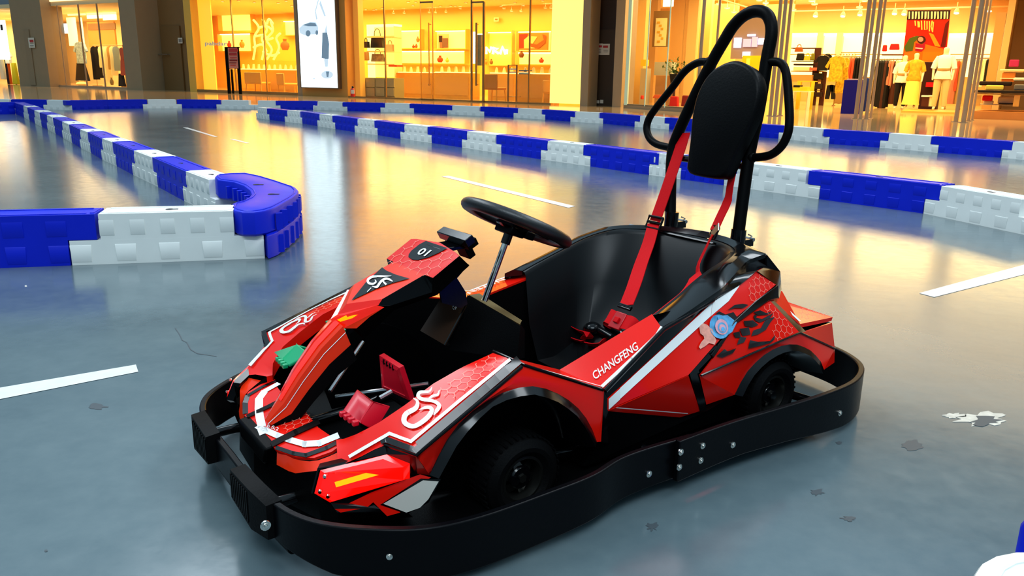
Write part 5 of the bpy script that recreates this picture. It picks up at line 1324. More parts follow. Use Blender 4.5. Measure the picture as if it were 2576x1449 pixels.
# counters
def counter(x0, x1, ytop, yc, yb, off, lab):
    s0, zt_ = FP(x0, ytop, off); s1, _ = FP(x1, ytop, off); t = thing('display_counter', lab, 'counter', 'lit glass counters of the gold shop', W((s0+s1)/2, off, 0))
    zc_ = FP((x0+x1)/2, yc, off)[1]
    mb = MB(); sbox(mb, s0, s1, off, off+.7, .0, zc_, WOOD); sbox(mb, s0+.08, s1-.08, off-.01, off, .15, zc_-.15, OCH); mb.v = [v-t.location for v in mb.v]; mb.build('counter_base', t, smooth=0)
    mb = MB(); sbox(mb, s0+.02, s1-.02, off+.02, off+.68, zc_+.01, zt_, GLS2); mb.v = [v-t.location for v in mb.v]; mb.build('glass_case', t, smooth=0)
    mb = MB(); sbox(mb, s0+.05, s1-.05, off+.05, off+.6, zc_+.012, zc_+.05, EMC); mb.v = [v-t.location for v in mb.v]; mb.build('lit_tray', t, smooth=0)
    mb = MB(); rs = random.Random(int(x0))
    k = int((s1-s0)/.35)
    for i in range(k):
        c_ = W(s0+.2+i*.35, off+.3, zc_+.05); mb.lathe([(0, .0), (.07, .0), (.05, .12+.1*rs.random()), (.02, .2)], CREAM, c_, seg=8)
    mb.v = [v-t.location for v in mb.v]; tag(mb.build('jewellery_stands', t, smooth=40), kind='stuff')
counter(566, 744, 152, 176, 233, 2.2, 'long lit jewellery counter in the window beside the advertising board'); counter(996, 1088, 163, 184, 247, 2.4, 'lit counter seen through the left glass door'); counter(1090, 1182, 163, 184, 249, 2.2, 'lit counter between the two glass doors'); counter(1228, 1296, 165, 186, 254, 2.6, 'lit counter behind the ochre chair'); counter(1300, 1386, 165, 187, 256, 1.6, 'lit counter at the right end of the gold shop')
t = thing('display_cabinet', 'low grey green cabinet of square doors inside the glass, near the fire extinguisher', 'cabinet', None, W(FP(940, 240, .8)[0], .8, 0))
GG = mat('cabinet_sage', (.32, .27, .12), .3); part('body', t, [(893, 195, 993, 245, .8, .6, GG, 0)])
for i in range(4):
    for j in range(2): part('door', t, [(896+i*24.3, 198+j*23, 918+i*24.3, 219+j*23, .76, .04, mat('cabinet_door_sage', (.40, .34, .16), .25))])
mb = MB(); s0, _ = FP(886, 243, .5); ex_ = mat('extinguisher_red', (.6, .02, .01), .3)
def cyl(mb, px, y0, y1, wpx, off, m, seg=14):
    s, z1 = FP(px, y0, off); _, z0 = FP(px, y1, off); r = abs(FP(px+wpx/2, y0, off)[0]-s); mb.lathe([(0, z0), (r, z0), (r, z1-r*.6), (r*.6, z1), (0, z1)], m, W(s, off, 0), seg=seg)
cyl(mb, 887, 222, 243, 9, -.6, ex_); cyl(mb, 887, 217, 223, 4, -.6, BLK); fbox(mb, 883, 226, 891, 236, -.75, .02, PAP)
tag(mb.build('fire_extinguisher', smooth=40), 'small red fire extinguisher with white label at the foot of the orange wall', 'fire extinguisher')
# handbag shelves
t = thing('bag_shelf', 'tall white shelf unit with black handbags beside the gold shop door', 'shelf', None, W(FP(940, 100, 2.5)[0], 2.5, 0))
part('frame', t, [(922, 62, 926, 195, 2.5, .5, EMC), (990, 62, 993, 195, 2.5, .5, CREAM), (922, 62, 992, 66, 2.5, .5, EMC), (922, 91, 992, 94, 2.5, .5, CREAM), (922, 128, 992, 131, 2.5, .5, CREAM), (922, 160, 992, 163, 2.5, .5, CREAM)]); part('back_panel', t, [(924, 62, 992, 195, 2.98, .03, EMY)])
def bag(x0, y0, x1, y1, off, m, lab, handle=True, grp='bags on the tall shelf unit'):
    mb = MB(); s0, z1 = FP(x0, y0, off); s1, z0 = FP(x1, y1, off); h = z1-z0; b0 = z0; b1 = z0+h*(.62 if handle else 1)
    w_ = s1-s0; c_ = [(s0, b0), (s1, b0), (s1-w_*.1, b1), (s0+w_*.1, b1)]
    pr = [W(a, off, z) for a, z in c_]; mb.plate(pr, m, .18, -FN)
    if handle: mb.tube(smooth_path([W(s0+w_*.25, off+.08, b1-.02), W(s0+w_*.3, off+.08, b1+h*.25), W(s0+w_*.5, off+.08, z1), W(s0+w_*.7, off+.08, b1+h*.25), W(s0+w_*.75, off+.08, b1-.02)], 4), .018, m, 6)
    tag(mb.build('handbag', smooth=30, bevel=.03), lab, 'bag', grp)
BKC = mat('leather_black', (.01, .009, .008), .3); YEL = cl('#e8b020'); WHC = cl('#f0e8d0')
bag(930, 72, 962, 120, 2.6, BKC, 'large black handbag on the upper shelf of the bag unit'); bag(911, 95, 924, 120, 2.2, BKC, 'dark bag at the left edge of the bag unit'); bag(932, 124, 962, 155, 2.6, mat('leather_patch', (.2, .18, .15), .4, noise=.9, nscale=9), 'black and white patterned bag on the middle shelf'); bag(968, 102, 988, 128, 2.6, cl('#c8b490'), 'pale folded bag on the shelf right of the black bags'); bag(911, 130, 923, 152, 2.2, cl('#a08050'), 'tan bag below the dark one at the unit edge', False)
B('picture', [(1100, 86, 1128, 122, 7.9, .04, cl('#d8a070')), (1104, 90, 1112, 106, 7.87, .02, cl('#301812')), (1112, 96, 1126, 119, 7.86, .02, cl('#6a4a38')), (1106, 106, 1114, 120, 7.87, .02, cl('#8a5a40'))], 'small framed poster in brown tones on the niche shelf', 'picture')
mb = MB(); fbox(mb, 1305, 83, 1378, 126, 7.8, .05, cl('#c8762c')); fpoly(mb, [(1306, 86), (1328, 85), (1320, 120), (1306, 122)], 7.79, cl('#c03018')); fpoly(mb, [(1318, 100), (1330, 90), (1352, 92), (1340, 110), (1346, 122), (1318, 122)], 7.78, cl('#f0b070'))
fpoly(mb, [(1330, 108), (1350, 112), (1368, 100), (1364, 86), (1374, 90), (1372, 108), (1355, 122), (1336, 118)], 7.77, cl('#8a4a18')); tag(mb.build('picture', smooth=0, fix=False), 'large picture in orange and brown in the right niche', 'picture')
# squiggle lettering
mb = MB()
for P in ([(1223, 136), (1223, 118), (1232, 130), (1236, 118)], [(1240, 136), (1242, 120), (1252, 122), (1244, 128), (1254, 134)], [(1258, 136), (1264, 118), (1272, 136)], [(1274, 136), (1275, 124)]):
    mb.tube([W(FP(a, b_, 7.9)[0], 7.9, FP(a, b_, 7.9)[1]) for a, b_ in P], .06, mat('letters_lit', (1, 1, .95), .4, emit=2.5, ecol='#fffbe8'), 6)
tag(mb.build('shop_lettering', smooth=0), 'white glowing squiggle lettering on the gold niche wall', 'sign')
mb = MB(); 
q = [W(*(lambda r: (r[0], -.02, r[1]))(FP(a, b_, -.02))) for a, b_ in [(516, 117), (572, 118), (572, 105), (516, 104)]]
put_text(mb, 'pabdar', q, WHT, -FN, .01, bold=.02); tag(mb.build('window_lettering', smooth=0, fix=False), 'pale lettering on the glass of the gold shop beside the signboard', 'sign')
# branching gold sculpture
mb = MB(); GD = mat('gold_glow', (1, .72, .15), .3, emit=.9, ecol='#ffe070')
for P in ([(640, 150), (645, 120), (636, 92), (650, 70), (640, 50)], [(655, 150), (662, 120), (655, 95), (668, 75), (664, 48)], [(672, 150), (680, 125), (672, 100), (690, 78), (684, 55)], [(688, 150), (700, 120), (694, 96), (704, 84)],
          [(645, 92), (662, 88), (672, 100), (690, 96)], [(640, 120), (655, 112), (668, 130)], [(650, 70), (668, 66), (690, 78)], [(660, 130), (680, 140), (700, 132)], [(668, 60), (675, 48), (690, 60)]):
    mb.tube(smooth_path([W(FP(a, b_, 4.5)[0], 4.5+.1*math.sin(a), FP(a, b_, 4.5)[1]) for a, b_ in P], 4), [.07]*0 or .055, GD, 7)
tag(mb.build('gold_sculpture', smooth=60), 'glowing golden branching sculpture behind the lit counter', 'sculpture')
# signboard in front
t = thing('sign_stand', 'black easel signboard with a red printed poster, in front of the gold shop', 'sign', None, W(FP(586, 236, -.8)[0], -.8, 0))
part('frame', t, [(571, 118, 573, 237, -.8, .05, BLKM, 0), (599, 119, 601, 237, -.8, .05, BLKM, 0), (571, 118, 601, 120, -.8, .05, BLKM), (571, 172, 601, 174, -.8, .05, BLKM), (583, 174, 584, 237, -.5, .05, BLKM, 0), (568, 236, 604, 238, -.9, .4, BLKM, 0)])
part('poster', t, [(573, 120, 599, 172, -.82, .02, cl('#d98a78')), (575, 122, 597, 130, -.84, .02, INK), (576, 133, 595, 139, -.84, .02, cl('#b03838')), (578, 144, 595, 146, -.84, .02, INK), (577, 150, 596, 153, -.84, .02, cl('#7a2020')), (577, 157, 594, 159, -.84, .02, cl('#7a2020')), (579, 163, 592, 165, -.84, .02, INK)])
# chairs
def chair(px, py, w, h, off, m, lab, rz=0., grp='chairs of the gold shop'):
    s, z0 = FP(px, py, off); s1, _ = FP(px+w, py, off); W_ = s1-s; _, z1 = FP(px, py-h, off); H2 = z1
    t = thing('dining_chair', lab, 'chair', grp, W(s+W_/2, off+W_/2, 0)); t.rotation_euler.z = FA+rz
    sh = H2*.48
    mb = MB(); mb.box((0, 0, sh), (W_*.9, W_*.9, .09), m); mb.build('seat', t, bevel=.03)
    mb = MB(); mb.box((0, -W_*.42, (sh+H2)/2), (W_*.9, .07, H2-sh), m); mb.build('backrest', t, bevel=.03)
    for sx_ in (-1, 1):
        for sy_ in (-1, 1): mb = MB(); mb.tube([(sx_*W_*.38, sy_*W_*.38, sh), (sx_*W_*.42, sy_*W_*.42, 0)], .028, WOOD, 6); mb.build('leg', t)
chair(1209, 256, 42, 70, .6, mat('chair_ochre', (.55, .24, .04), .6), 'ochre upholstered chair with its back to the glass door, near the counter')
chair(612, 233, 36, 52, 1.0, mat('chair_amber', (.7, .36, .06), .6), 'amber armchair at the window counter beside the signboard', .3)
chair(690, 234, 38, 50, 1.0, mat('chair_amber', (.7, .36, .06), .6), 'amber armchair at the window counter next to the advertising board', -.4); chair(1357, 252, 28, 50, .8, mat('chair_amber', (.7, .36, .06), .6), 'amber chair at the far right counter of the gold shop', .5)
# small goods
def pot(px, y0, y1, w, off, m, lab, cat='ornament', name='ornament', grp='small goods on display in the gold shop'):
    mb = MB(); s, z1 = FP(px, y0, off); _, z0 = FP(px, y1, off); r = abs(FP(px+w/2, y0, off)[0]-s); h = z1-z0
    mb.lathe([(0, 0), (r*.6, 0), (r, h*.35), (r*.9, h*.6), (r*.35, h*.8), (r*.45, h), (0, h)], m, W(s, off, z0), seg=12); tag(mb.build(name, smooth=50), lab, cat, grp)
for px, y0, y1, w, off, c, lab in ((1040, 112, 121, 6, 7.8, '#c84020', 'small orange jar, leftmost on the shelf behind the left glass door'), (1047, 110, 121, 6, 7.8, '#d85020', 'orange jar right next to the leftmost one'), (1051, 92, 106, 7, 7.8, '#9a6a30', 'brown bell ornament above the orange jars'), (1107, 140, 157, 13, 5, '#a84018', 'rust coloured vase in the low lit niche'), (1125, 145, 157, 8, 5, '#e0b040', 'yellow vase beside the rust coloured one'), (1312, 128, 145, 12, 5, '#7a4a20', 'brown bag shaped ornament under the picture'), (1362, 145, 158, 12, 5, '#b84a28', 'red brown box at the right end of the lit counter'), (1222, 148, 162, 8, 5, '#c09040', 'tan ornament behind the chair back'), (1236, 148, 162, 8, 5, '#8a6430', 'brown ornament right of the tan one'), (576, 103, 120, 7, 5, '#c03018', 'red flowers in a vase above the signboard'), (608, 100, 120, 9, 5, '#b08030', 'tan vase between the red flowers and the sculpture'), (716, 98, 126, 16, 5, '#b06030', 'brown figurine in the niche next to the advertising board')):
    pot(px, y0, y1, w, off, cl(c), lab)
B('serving_tray', [(977, 163, 998, 168, 2.0, .4, cl('#d05018'))], 'orange tray on the counter right of the bag shelves', 'tray')
t = thing('leaflet_stand', 'slim glass stand with blue and white leaflets by the right glass front', 'stand', None, W(FP(1290, 256, .5)[0], .5, 0))
part('frame', t, [(1277, 163, 1279, 258, .5, .04, BRASS, 0), (1298, 163, 1300, 258, .5, .04, BRASS, 0), (1277, 163, 1300, 165, .5, .04, BRASS), (1277, 242, 1300, 244, .5, .3, BRASS)]); part('leaflets', t, [(1281, 172, 1298, 176, .55, .1, WHC), (1281, 180, 1298, 184, .55, .1, WHC)])
B('leaflet_stack', [(1305, 176, 1328, 179, 1.6, .3, cl('#3a6a90')), (1305, 180, 1330, 183, 1.6, .3, WHC), (1305, 184, 1330, 187, 1.6, .3, cl('#4a7aa0'))], 'stack of blue and white booklets on the right counter', 'booklets')
# ceiling lamps
LAMP = mat('spot_lamp', (1, 1, .9), .5, emit=9, ecol='#fff2c8')
def spots(P, off, lab, grp, r=.07, zc=ZC):
    for px, py in P:
        d = ray(px, py); t_ = (zc-.03-CAM_H)/d.z; p = CAM+d*t_ if d.z > .01 else W(*[FP(px, py, off)[0], off, FP(px, py, off)[1]])
        o_ = (p-FO).dot(FN)
        if o_ > off+.4 or o_ < .2: s, z = FP(px, py, off if o_ > off else .5); p = W(s, off if o_ > off else .5, min(z, zc-.03))
        mb = MB(); mb.lathe([(0, -.0), (r, 0), (r, .05), (0, .05)], LAMP, p, seg=10); mb.lathe([(r, -.01), (r*1.3, -.01), (r*1.3, .06), (r, .06)], CREAM, p, seg=10)
        if p.z < zc-.15: mb.tube([p, Vector((p.x, p.y, zc))], .012, CREAM, 5)
        tag(mb.build('ceiling_spotlight', smooth=40), lab, 'light', grp)
gp = [(920, 24), (940, 25), (946, 24), (962, 20), (990, 33), (1017, 33), (1039, 14), (1027, 5), (1096, 32), (1108, 16), (1122, 31), (1134, 15), (1145, 16), (1158, 22), (1172, 7), (1260, 15), (1268, 22), (1287, 28), (1295, 7), (1311, 29), (1317, 14), (1372, 20), (1386, 20), (1365, 2), (1080, 32), (1046, 6)]
spots(gp, 7.9, 'round glowing spotlight in the ceiling of the gold shop', 'spotlights of the gold shop', .06)
spots([(560, 4), (600, 2), (640, 6), (700, 8), (735, 15), (720, 3)], 7.9, 'round glowing spotlight over the window beside the signboard', 'spotlights by the signboard', .06)
B('exit_sign', [(1242, 44, 1254, 54, 8.1, .05, mat('exit_plate', (.8, .7, .4), .5)), (1245, 47, 1251, 51, 8.08, .03, cl('#8a7a40'))], 'tiny pale sign plate high on the ochre wall of the gold shop', 'sign')
B('mirror', [(1196, 87, 1211, 165, 3.0, .06, mat('mirror_grey', (.25, .28, .3), .1, metal=.8)), (1194, 85, 1213, 87, 2.98, .08, EMW), (1186, 80, 1194, 160, 3.2, .05, EMW)], 'narrow upright mirror with lit edge behind the right glass door', 'mirror')
# ---------------------------------------------------------------- right clothing shop
ZR = 4.25; sR, _ = FP(2540, 100, 15)
room(sL, sR+9, -2.2, 15, ZR, mat('wall_peach', (.70, .40, .13), .5), CEI2, 'right', (0, 1))
mb = MB(); sbox(mb, sR-.1, sR+.1, 7.6, 15, 0, ZR, MATS['wall_peach']); tag(mb.build('wall_side', smooth=0), kind='structure')
shop_light(sL+1, sR+4, -1, 6, ZR-.12, 1200, (1, .78, .34)); shop_light(sL+1, sR-.5, 7.5, 14.5, ZR-.12, 1150, (1, .78, .32))
mb = MB(); sbox(mb, sL+.1, sR+12, -2.2, -1.9, ZR+.2, 7.4, FCR); tag(mb.build('trim_glow_band', smooth=0), kind='structure')  # unseen glowing band, added to warm the reflection on the floor
mb = MB(); p_, q_ = W(sL, 0, 0), W(SH(sL, 0, 15), 15, 0); dz = Vector((0, 0, ZR)); mb.plate([p_, q_, q_+dz, p_+dz], CREAM, .04, FD); tag(mb.build('wall_side', smooth=0), kind='structure')
# angled glass front beside the dark recess
ga = G(1568, 272); gb = G(1742, 284)
def gline(t): return ga.lerp(gb, t)
def upright(mb, p, z0, z1, w_, m, rz=FA): mb.box((p.x, p.y, (z0+z1)/2), (w_, w_, z1-z0), m, rz=rz)
mb = MB(); q = [gline(0), gline(1)]; mb.face([q[0]+Vector((0, 0, .1)), q[1]+Vector((0, 0, .1)), q[1]+Vector((0, 0, ZR)), q[0]+Vector((0, 0, ZR))], GLS); tag(mb.build('window_13', smooth=0), kind='structure')
mb = MB(); q2 = [p+Vector((0, 0, .02)) for p in q]; mb.plate([q[0], q[1], q[1]+Vector((0, 0, .14)), q[0]+Vector((0, 0, .14))], TAN, .2, (0, -1, 0)); tag(mb.build('trim_base', smooth=0), kind='structure')
GE = mat('glass_edge_green', (.45, .55, .42), .2, emit=.25, ecol='#b8d0a8')
mb = MB(); upright(mb, gline(.04), .1, ZR, .10, GE); tag(mb.build('trim_glass_edge', smooth=0), kind='structure')
for i, t_ in enumerate((.33, .62)):
    mb = MB(); upright(mb, gline(t_), .1, ZR, .03, GE); tag(mb.build('trim_glass_edge', smooth=0), kind='structure')
# bronze poles at the entrance, four to a cluster
def pole(px, py, pxt, w_, lab, grp):
    p = G(px, py); d = ray(pxt, -10); 
    mb = MB(); mb.tube([p, Vector((p.x, p.y, ZR))], w_, SHIN, 8); mb.lathe([(0, .02), (w_*1.8, .02), (w_*1.8, 0)], SHIN, p, seg=12)
    tag(mb.build('entrance_pole', smooth=60), lab, 'pole', grp)
for i, (px, py, w_) in enumerate(((1937, 292, .05), (1949, 293, .05), (1962, 291, .045), (1752, 286, .05), (1790, 284, .035))):
    pole(px, py, px, w_, 'slender bronze pole seen behind the roll hoop', 'poles behind the roll hoop')
for px, py, w_ in ((2152, 299, .055), (2164, 300, .045), (2179, 300, .05), (2190, 297, .035)): pole(px, py, px, w_, 'bronze pole in the cluster beside the blue podium', 'poles beside the blue podium')
for px, py, w_ in ((2404, 307, .055), (2423, 309, .06), (2436, 305, .04), (2445, 303, .03)): pole(px, py, px, w_, 'bronze pole in the cluster beside the wooden table base', 'poles beside the wooden table base')
# back wall: lit panels and cove
for x0, x1, lab in ((1960, 2057, 'lit cream wall panel behind the shelf unit'), (2060, 2106, 'narrow lit cream wall panel above the black T-shirts'), (2109, 2278, 'wide lit cream wall panel behind the entrance poles'), (2388, 2527, 'lit cream wall panel at the right end of the back wall')):
    t = thing('lit_wall_panel', lab, 'wall panel', 'lit panels of the back wall', W(FP(x0, 150, 14.9)[0], 14.9, FP(x0, 180, 14.9)[1]))
    part('panel', t, [(x0, 84, x1, 195, 14.85, .05, EMC)]); part('cove_lamp', t, [(x0+1, 84, x1-1, 89, 14.7, .1, EMW)]); part('hanging_rail', t, [(x0+3, 136, x1-3, 138, 14.4, .05, BRASS)])
    part('divider', t, [(x1, 82, x1+2, 195, 14.5, .4, CREAM)])
# side wall niche at the right
mb = MB(); sbox(mb, sR-.18, sR-.12, 8.1, 13.4, .3, 2.9, EMC); tag(mb.build('lit_side_panel', smooth=0), 'glowing panel on the wooden side wall at the right edge', 'wall panel')
mb = MB(); sbox(mb, sR-.4, sR-.11, 13.6, 14.6, 0, 3.2, ORW); sbox(mb, sR-.4, sR-.11, 7.6, 8, 0, 3.2, ORW); sbox(mb, sR-.4, sR-.11, 7.6, 14.6, 3.0, 3.2, ORW); tag(mb.build('wooden_surround', smooth=0), 'orange wood surround of the side wall niche', 'panelling')
# ceiling track
def track(x0, y0, x1, y1, off, lab):
    mb = MB(); a = FP(x0, y0, off); b_ = FP(x1, y1, off); mb.tube([W(a[0], off, a[1]), W(b_[0], off, b_[1])], .03, CREAM, 6); tag(mb.build('lighting_track', smooth=40), lab, 'track', 'ceiling tracks of the clothing shop')
track(1990, 29, 2540, 16, 12, 'long pale lighting track under the ceiling of the clothing shop'); track(1800, -6, 1885, 20, 6, 'slanting dark lighting track above the roll hoop')
spots([(2042, 4), (2049, 12), (2175, 3), (2162, 20), (1926, 9), (1995, 27), (1910, 2), (1808, 12), (1829, 22), (1846, 32), (1790, 8), (1926, 20), (2549, 12)], 10, 'round glowing spotlight in the ceiling of the clothing shop', 'ceiling spotlights of the clothing shop', .09, ZR)
def tspot(px, py, off, lab):
    s, z = FP(px, py, off); p = W(s, off, z); mb = MB(); mb.lathe([(.0, 0), (.10, 0), (.10, .06), (.05, .18), (0, .2)], CREAM, p, (.2, .3, 1), 12); mb.lathe([(0, -.01), (.085, -.01)], LAMP, p, (.2, .3, 1), 12); mb.tube([p+Vector((0, 0, .15)), p+Vector((0, 0, .4))], .015, CREAM, 5)
    tag(mb.build('track_spotlight', smooth=40), lab, 'light', 'track spotlights')
for px, py in ((2051, 41), (2120, 41), (2163, 38), (2250, 35), (2274, 36), (2406, 33), (2488, 28)): tspot(px, py, 11.6, 'small white spotlight hanging from the long lighting track')
# clothes --------------------------------------------------------------------------------------
def garment(px0, px1, y0, y1, off, m, lab, grp, kind='side', name='hanging_garment'):
    """a garment on a hanger, seen edge-on (side) or spread (front)"""
    s0, z1 = FP(px0, y0, off); s1, z0 = FP(px1, y1, off); w_ = s1-s0; h = z1-z0; rs = random.Random(int(px0*7+y0)); mb = MB(); xc = (s0+s1)/2
    if kind == 'side':
        rings = []
        for t_, ww, dd in ((0, .25, .10), (.05, .6, .36), (.16, .85, .44), (.5, .8, .40), (.85, 1.0, .44), (1, .95, .42)):
            k = 10; rg = []
            for i in range(k+1):
                a = 2*math.pi*i/k; f = 1+.12*math.sin(3*a+rs.random()*2) if t_ > .3 else 1
                rg.append(W(xc+w_*.5*ww*math.cos(a)*f, off+.25+dd*.5*math.sin(a), z1-h*t_))
            rings.append(rg)
        loft(mb, rings, m); mb.tube([W(xc, off+.25, z1), W(xc, off+.25, z1+.06)], .008, STEEL, 5)
    else:
        out = {'top': [(.36, 0), (.64, 0), (.80, .06), (1, .42), (.88, .48), (.78, .26), (.80, 1), (.2, 1), (.22, .26), (.12, .48), (0, .42), (.20, .06)],
               'dress': [(.36, 0), (.64, 0), (.78, .05), (.72, .35), (1, 1), (.8, .97), (.6, 1), (.4, .97), (.2, 1), (0, .98), (.28, .35), (.22, .05)],
               'skirt': [(.25, 0), (.75, 0), (1, 1), (.75, .97), (.5, 1), (.25, .97), (0, 1)], 'trousers': [(.1, 0), (.9, 0), (1, 1), (.6, 1), (.5, .25), (.4, 1), (0, 1)]}[kind]
        mb.plate([W(s0+w_*a, off, z1-h*b_) for a, b_ in out], m, .14, -FN)
        if kind in ('top', 'dress'): mb.tube([W(s0+w_*.22, off+.07, z1-h*.05), W(xc, off+.07, z1+.03), W(s0+w_*.78, off+.07, z1-h*.05)], .012, BRASS, 5)
    tag(mb.build(name, smooth=40, bevel=.02 if kind != 'side' else 0), lab, 'clothing', grp)
def rail(x0, x1, y, yb, off, lab, legs=True, m=None):
    m = m or BRASS; mb = MB(); s0, z = FP(x0, y, off); s1, _ = FP(x1, y, off); o = off+.25
    mb.tube([W(s0, o, z), W(s1, o, z)], .02, m, 6)
    if legs:
        for s in (s0, s1): mb.tube([W(s, o, z), W(s, o, 0)], .02, m, 6); mb.tube([W(s, o-.3, .02), W(s, o+.3, .02)], .02, m, 6)
    tag(mb.build('clothes_rail', smooth=40), lab, 'clothes rail', 'clothes rails')
FLOR = cl('#c8a020', noise=.9, nscale=14); NAV = cl('#14100e'); CRM = cl('#e8dca8'); COR = cl('#c85030'); PNK = cl('#d08060'); WHI = cl('#f4f0e0'); YLW = cl('#e8b820'); TANC = cl('#b08a4a'); BRW = cl('#4a2414')
def rackset(x0, x1, yr, off, seq, where, legs=True):
    """seq: list of (width px, bottom y, material, colour word)"""
    rail(x0, x1, yr, 0, off, 'thin rail that carries '+where, legs); x = x0+1
    for w_, yb, m, cw in seq:
        garment(x, x+w_, yr+2, yb, off, m, f'{cw} garment hanging {where}', 'garments '+where); x += w_+.3
rackset(2108, 2176, 142, 9, [(6, 190, CRM, 'cream'), (7, 195, CRM, 'cream'), (6, 200, TANC, 'tan'), (9, 226, COR, 'orange red'), (8, 226, COR, 'orange red'), (6, 198, NAV, 'black'), (6, 202, NAV, 'black'), (6, 205, NAV, 'black'), (7, 190, CRM, 'cream')], 'left of the pole cluster by the podium')
rackset(2192, 2284, 149, 8, [(6, 200, CRM, 'cream'), (6, 262, NAV, 'black'), (6, 268, NAV, 'black'), (6, 270, NAV, 'black'), (6, 272, BRW, 'dark brown'), (6, 270, NAV, 'black'), (7, 214, PNK, 'salmon'), (6, 216, PNK, 'salmon'), (5, 262, BRW, 'dark brown'), (7, 198, CRM, 'cream'), (7, 214, CRM, 'cream'), (7, 185, YLW, 'yellow')], 'between the podium and the mannequins')
rackset(2394, 2432, 150, 9.5, [(7, 262, PNK, 'salmon'), (7, 230, COR, 'coral red'), (7, 262, TANC, 'tan'), (7, 205, NAV, 'dark')], 'right of the white mannequin')
rackset(2452, 2524, 146, 11, [(8, 210, CRM, 'cream'), (8, 218, CRM, 'cream'), (7, 208, CRM, 'cream'), (9, 212, NAV, 'black'), (8, 212, NAV, 'black'), (8, 205, CRM, 'cream'), (8, 208, CRM, 'cream'), (8, 195, TANC, 'tan')], 'along the back wall at the right')
rackset(2112, 2175, 132, 14.3, [(5, 165, CRM, 'cream')]*0+[(7, 168, CRM, 'cream'), (7, 166, WHI, 'white'), (7, 168, CRM, 'cream'), (7, 166, WHI, 'white'), (7, 168, CRM, 'cream')], 'high on the back wall behind the poles', False)
garment(2050, 2088, 140, 178, 8.5, NAV, 'black short sleeved top with pale print, beside the floral dresses', 'tops on show', 'top'); garment(2068, 2092, 136, 176, 9, NAV, 'second black top, half behind the first', 'tops on show', 'top')
garment(2078, 2128, 142, 206, 7.5, FLOR, 'large yellow and black floral blouse on display', 'tops on show', 'top'); garment(2106, 2136, 146, 236, 8, FLOR, 'yellow and black floral dress beside the floral blouse', 'tops on show', 'dress')
garment(2078, 2100, 214, 250, 8, NAV, 'pair of black shorts on a stand under the floral blouse', 'tops on show', 'trousers'); garment(2102, 2122, 212, 262, 9, TANC, 'grey tan skirt under the floral dress', 'tops on show', 'skirt')
# mannequins
def mannequin(pc, y0, yb, off, lab, top, bottom, skirt=False, zb=0.):
    s, z1 = FP(pc, y0, off); _, z0 = FP(pc, yb, off); H = z1-z0; skin = mat('mannequin_cream', (.78, .66, .42), .35)
    t = thing('mannequin', lab, 'mannequin', 'mannequins on the platform', W(s, off, z0)); t.rotation_euler.z = FA; u = H/1.8
    bm_ = bpy.data.meshes.new('body'); V = [(0, 0, .95), (0, 0, 1.10), (0, 0, 1.32), (0, 0, 1.50), (0, -.01, 1.58), (0, -.01, 1.70)]
    R = [.15, .115, .15, .06, .075, .09]; E = [(0, 1), (1, 2), (2, 3), (3, 4), (4, 5)]
    for sg in (-1, 1):
        b0 = len(V); V += [(sg*.09, 0, .90), (sg*.10, .0, .50), (sg*.11, .02, .08), (sg*.12, -.10, .03), (sg*.19, 0, 1.42), (sg*.25, .02, 1.14), (sg*.24, -.05, .90), (sg*.235, -.07, .80)]
        R += [.09, .058, .038, .035, .055, .04, .028, .025]; E += [(0, b0), (b0, b0+1), (b0+1, b0+2), (b0+2, b0+3), (2, b0+4), (b0+4, b0+5), (b0+5, b0+6), (b0+6, b0+7)]
    bm_.from_pydata([(a*u, b_*u, c*u) for a, b_, c in V], E, []); bm_.materials.append(skin)
    o = bpy.data.objects.new('body', bm_); sc.collection.objects.link(o); o.parent = t
    md = o.modifiers.new('skin', 'SKIN'); md.use_smooth_shade = True
    for i, r in enumerate(R): sv = bm_.skin_vertices[0].data[i]; sv.radius = (r*u, r*u*(.75 if i < 3 else 1)); sv.use_root = (i == 0)
    o.modifiers.new('sub', 'SUBSURF').levels = 2; o.modifiers['sub'].render_levels = 2
    mb = MB(); rings = []
    for z, a, b_ in ((1.49, .08, .07), (1.46, .17, .10), (1.36, .20, .14), (1.12, .155, .13), (1.05, .17, .14), (.86, .23, .17), (.84, .22, .16)): rings.append([(a*u*math.cos(k*math.pi/8), b_*u*math.sin(k*math.pi/8)-.0, z*u) for k in range(17)])
    loft(mb, [[Vector(p) for p in r] for r in rings], top)
    for sg in (-1, 1): mb.tube([(sg*.15*u, 0, 1.43*u), (sg*.22*u, .01, 1.28*u), (sg*.26*u, .01, 1.12*u)], [.07*u, .075*u, .07*u], top, 10)
    mb.build('top', t, smooth=60, fix=False); mb = MB(); rings = []
    if skirt:
        for z, a in ((.92, .19), (.7, .2), (.3, .22), (.1, .26)): rings.append([Vector(((a+.015*math.sin(k*3))*u*math.cos(k*math.pi/10), a*.8*u*math.sin(k*math.pi/10), z*u)) for k in range(21)])
        loft(mb, rings, bottom); mb.build('skirt', t, smooth=60, fix=False)
    else:
        for sg in (-1, 1): mb.tube([(sg*.075*u, 0, .95*u), (sg*.10*u, 0, .8*u), (sg*.11*u, 0, .5*u), (sg*.12*u, .02, .12*u)], [.10*u, .105*u, .085*u, .06*u], bottom, 12)
        mb.build('trousers', t, smooth=60); mb = MB(); mb.lathe([(.158*u, 1.06*u), (.168*u, 1.08*u), (.168*u, 1.11*u), (.158*u, 1.13*u)], TANC, (0, 0, 0), seg=20); mb.build('belt', t, smooth=50)
    return t
mannequin(2384, 108, 278, 4.6, 'cream mannequin in white belted shirt and beige trousers, standing on the platform', WHI, cl('#d8b878'))
mannequin(2309, 124, 272, 6.0, 'headed mannequin in mustard floral top and long yellow skirt, left on the platform', cl('#d89a20', noise=.6, nscale=12), cl('#f0d860'), True)
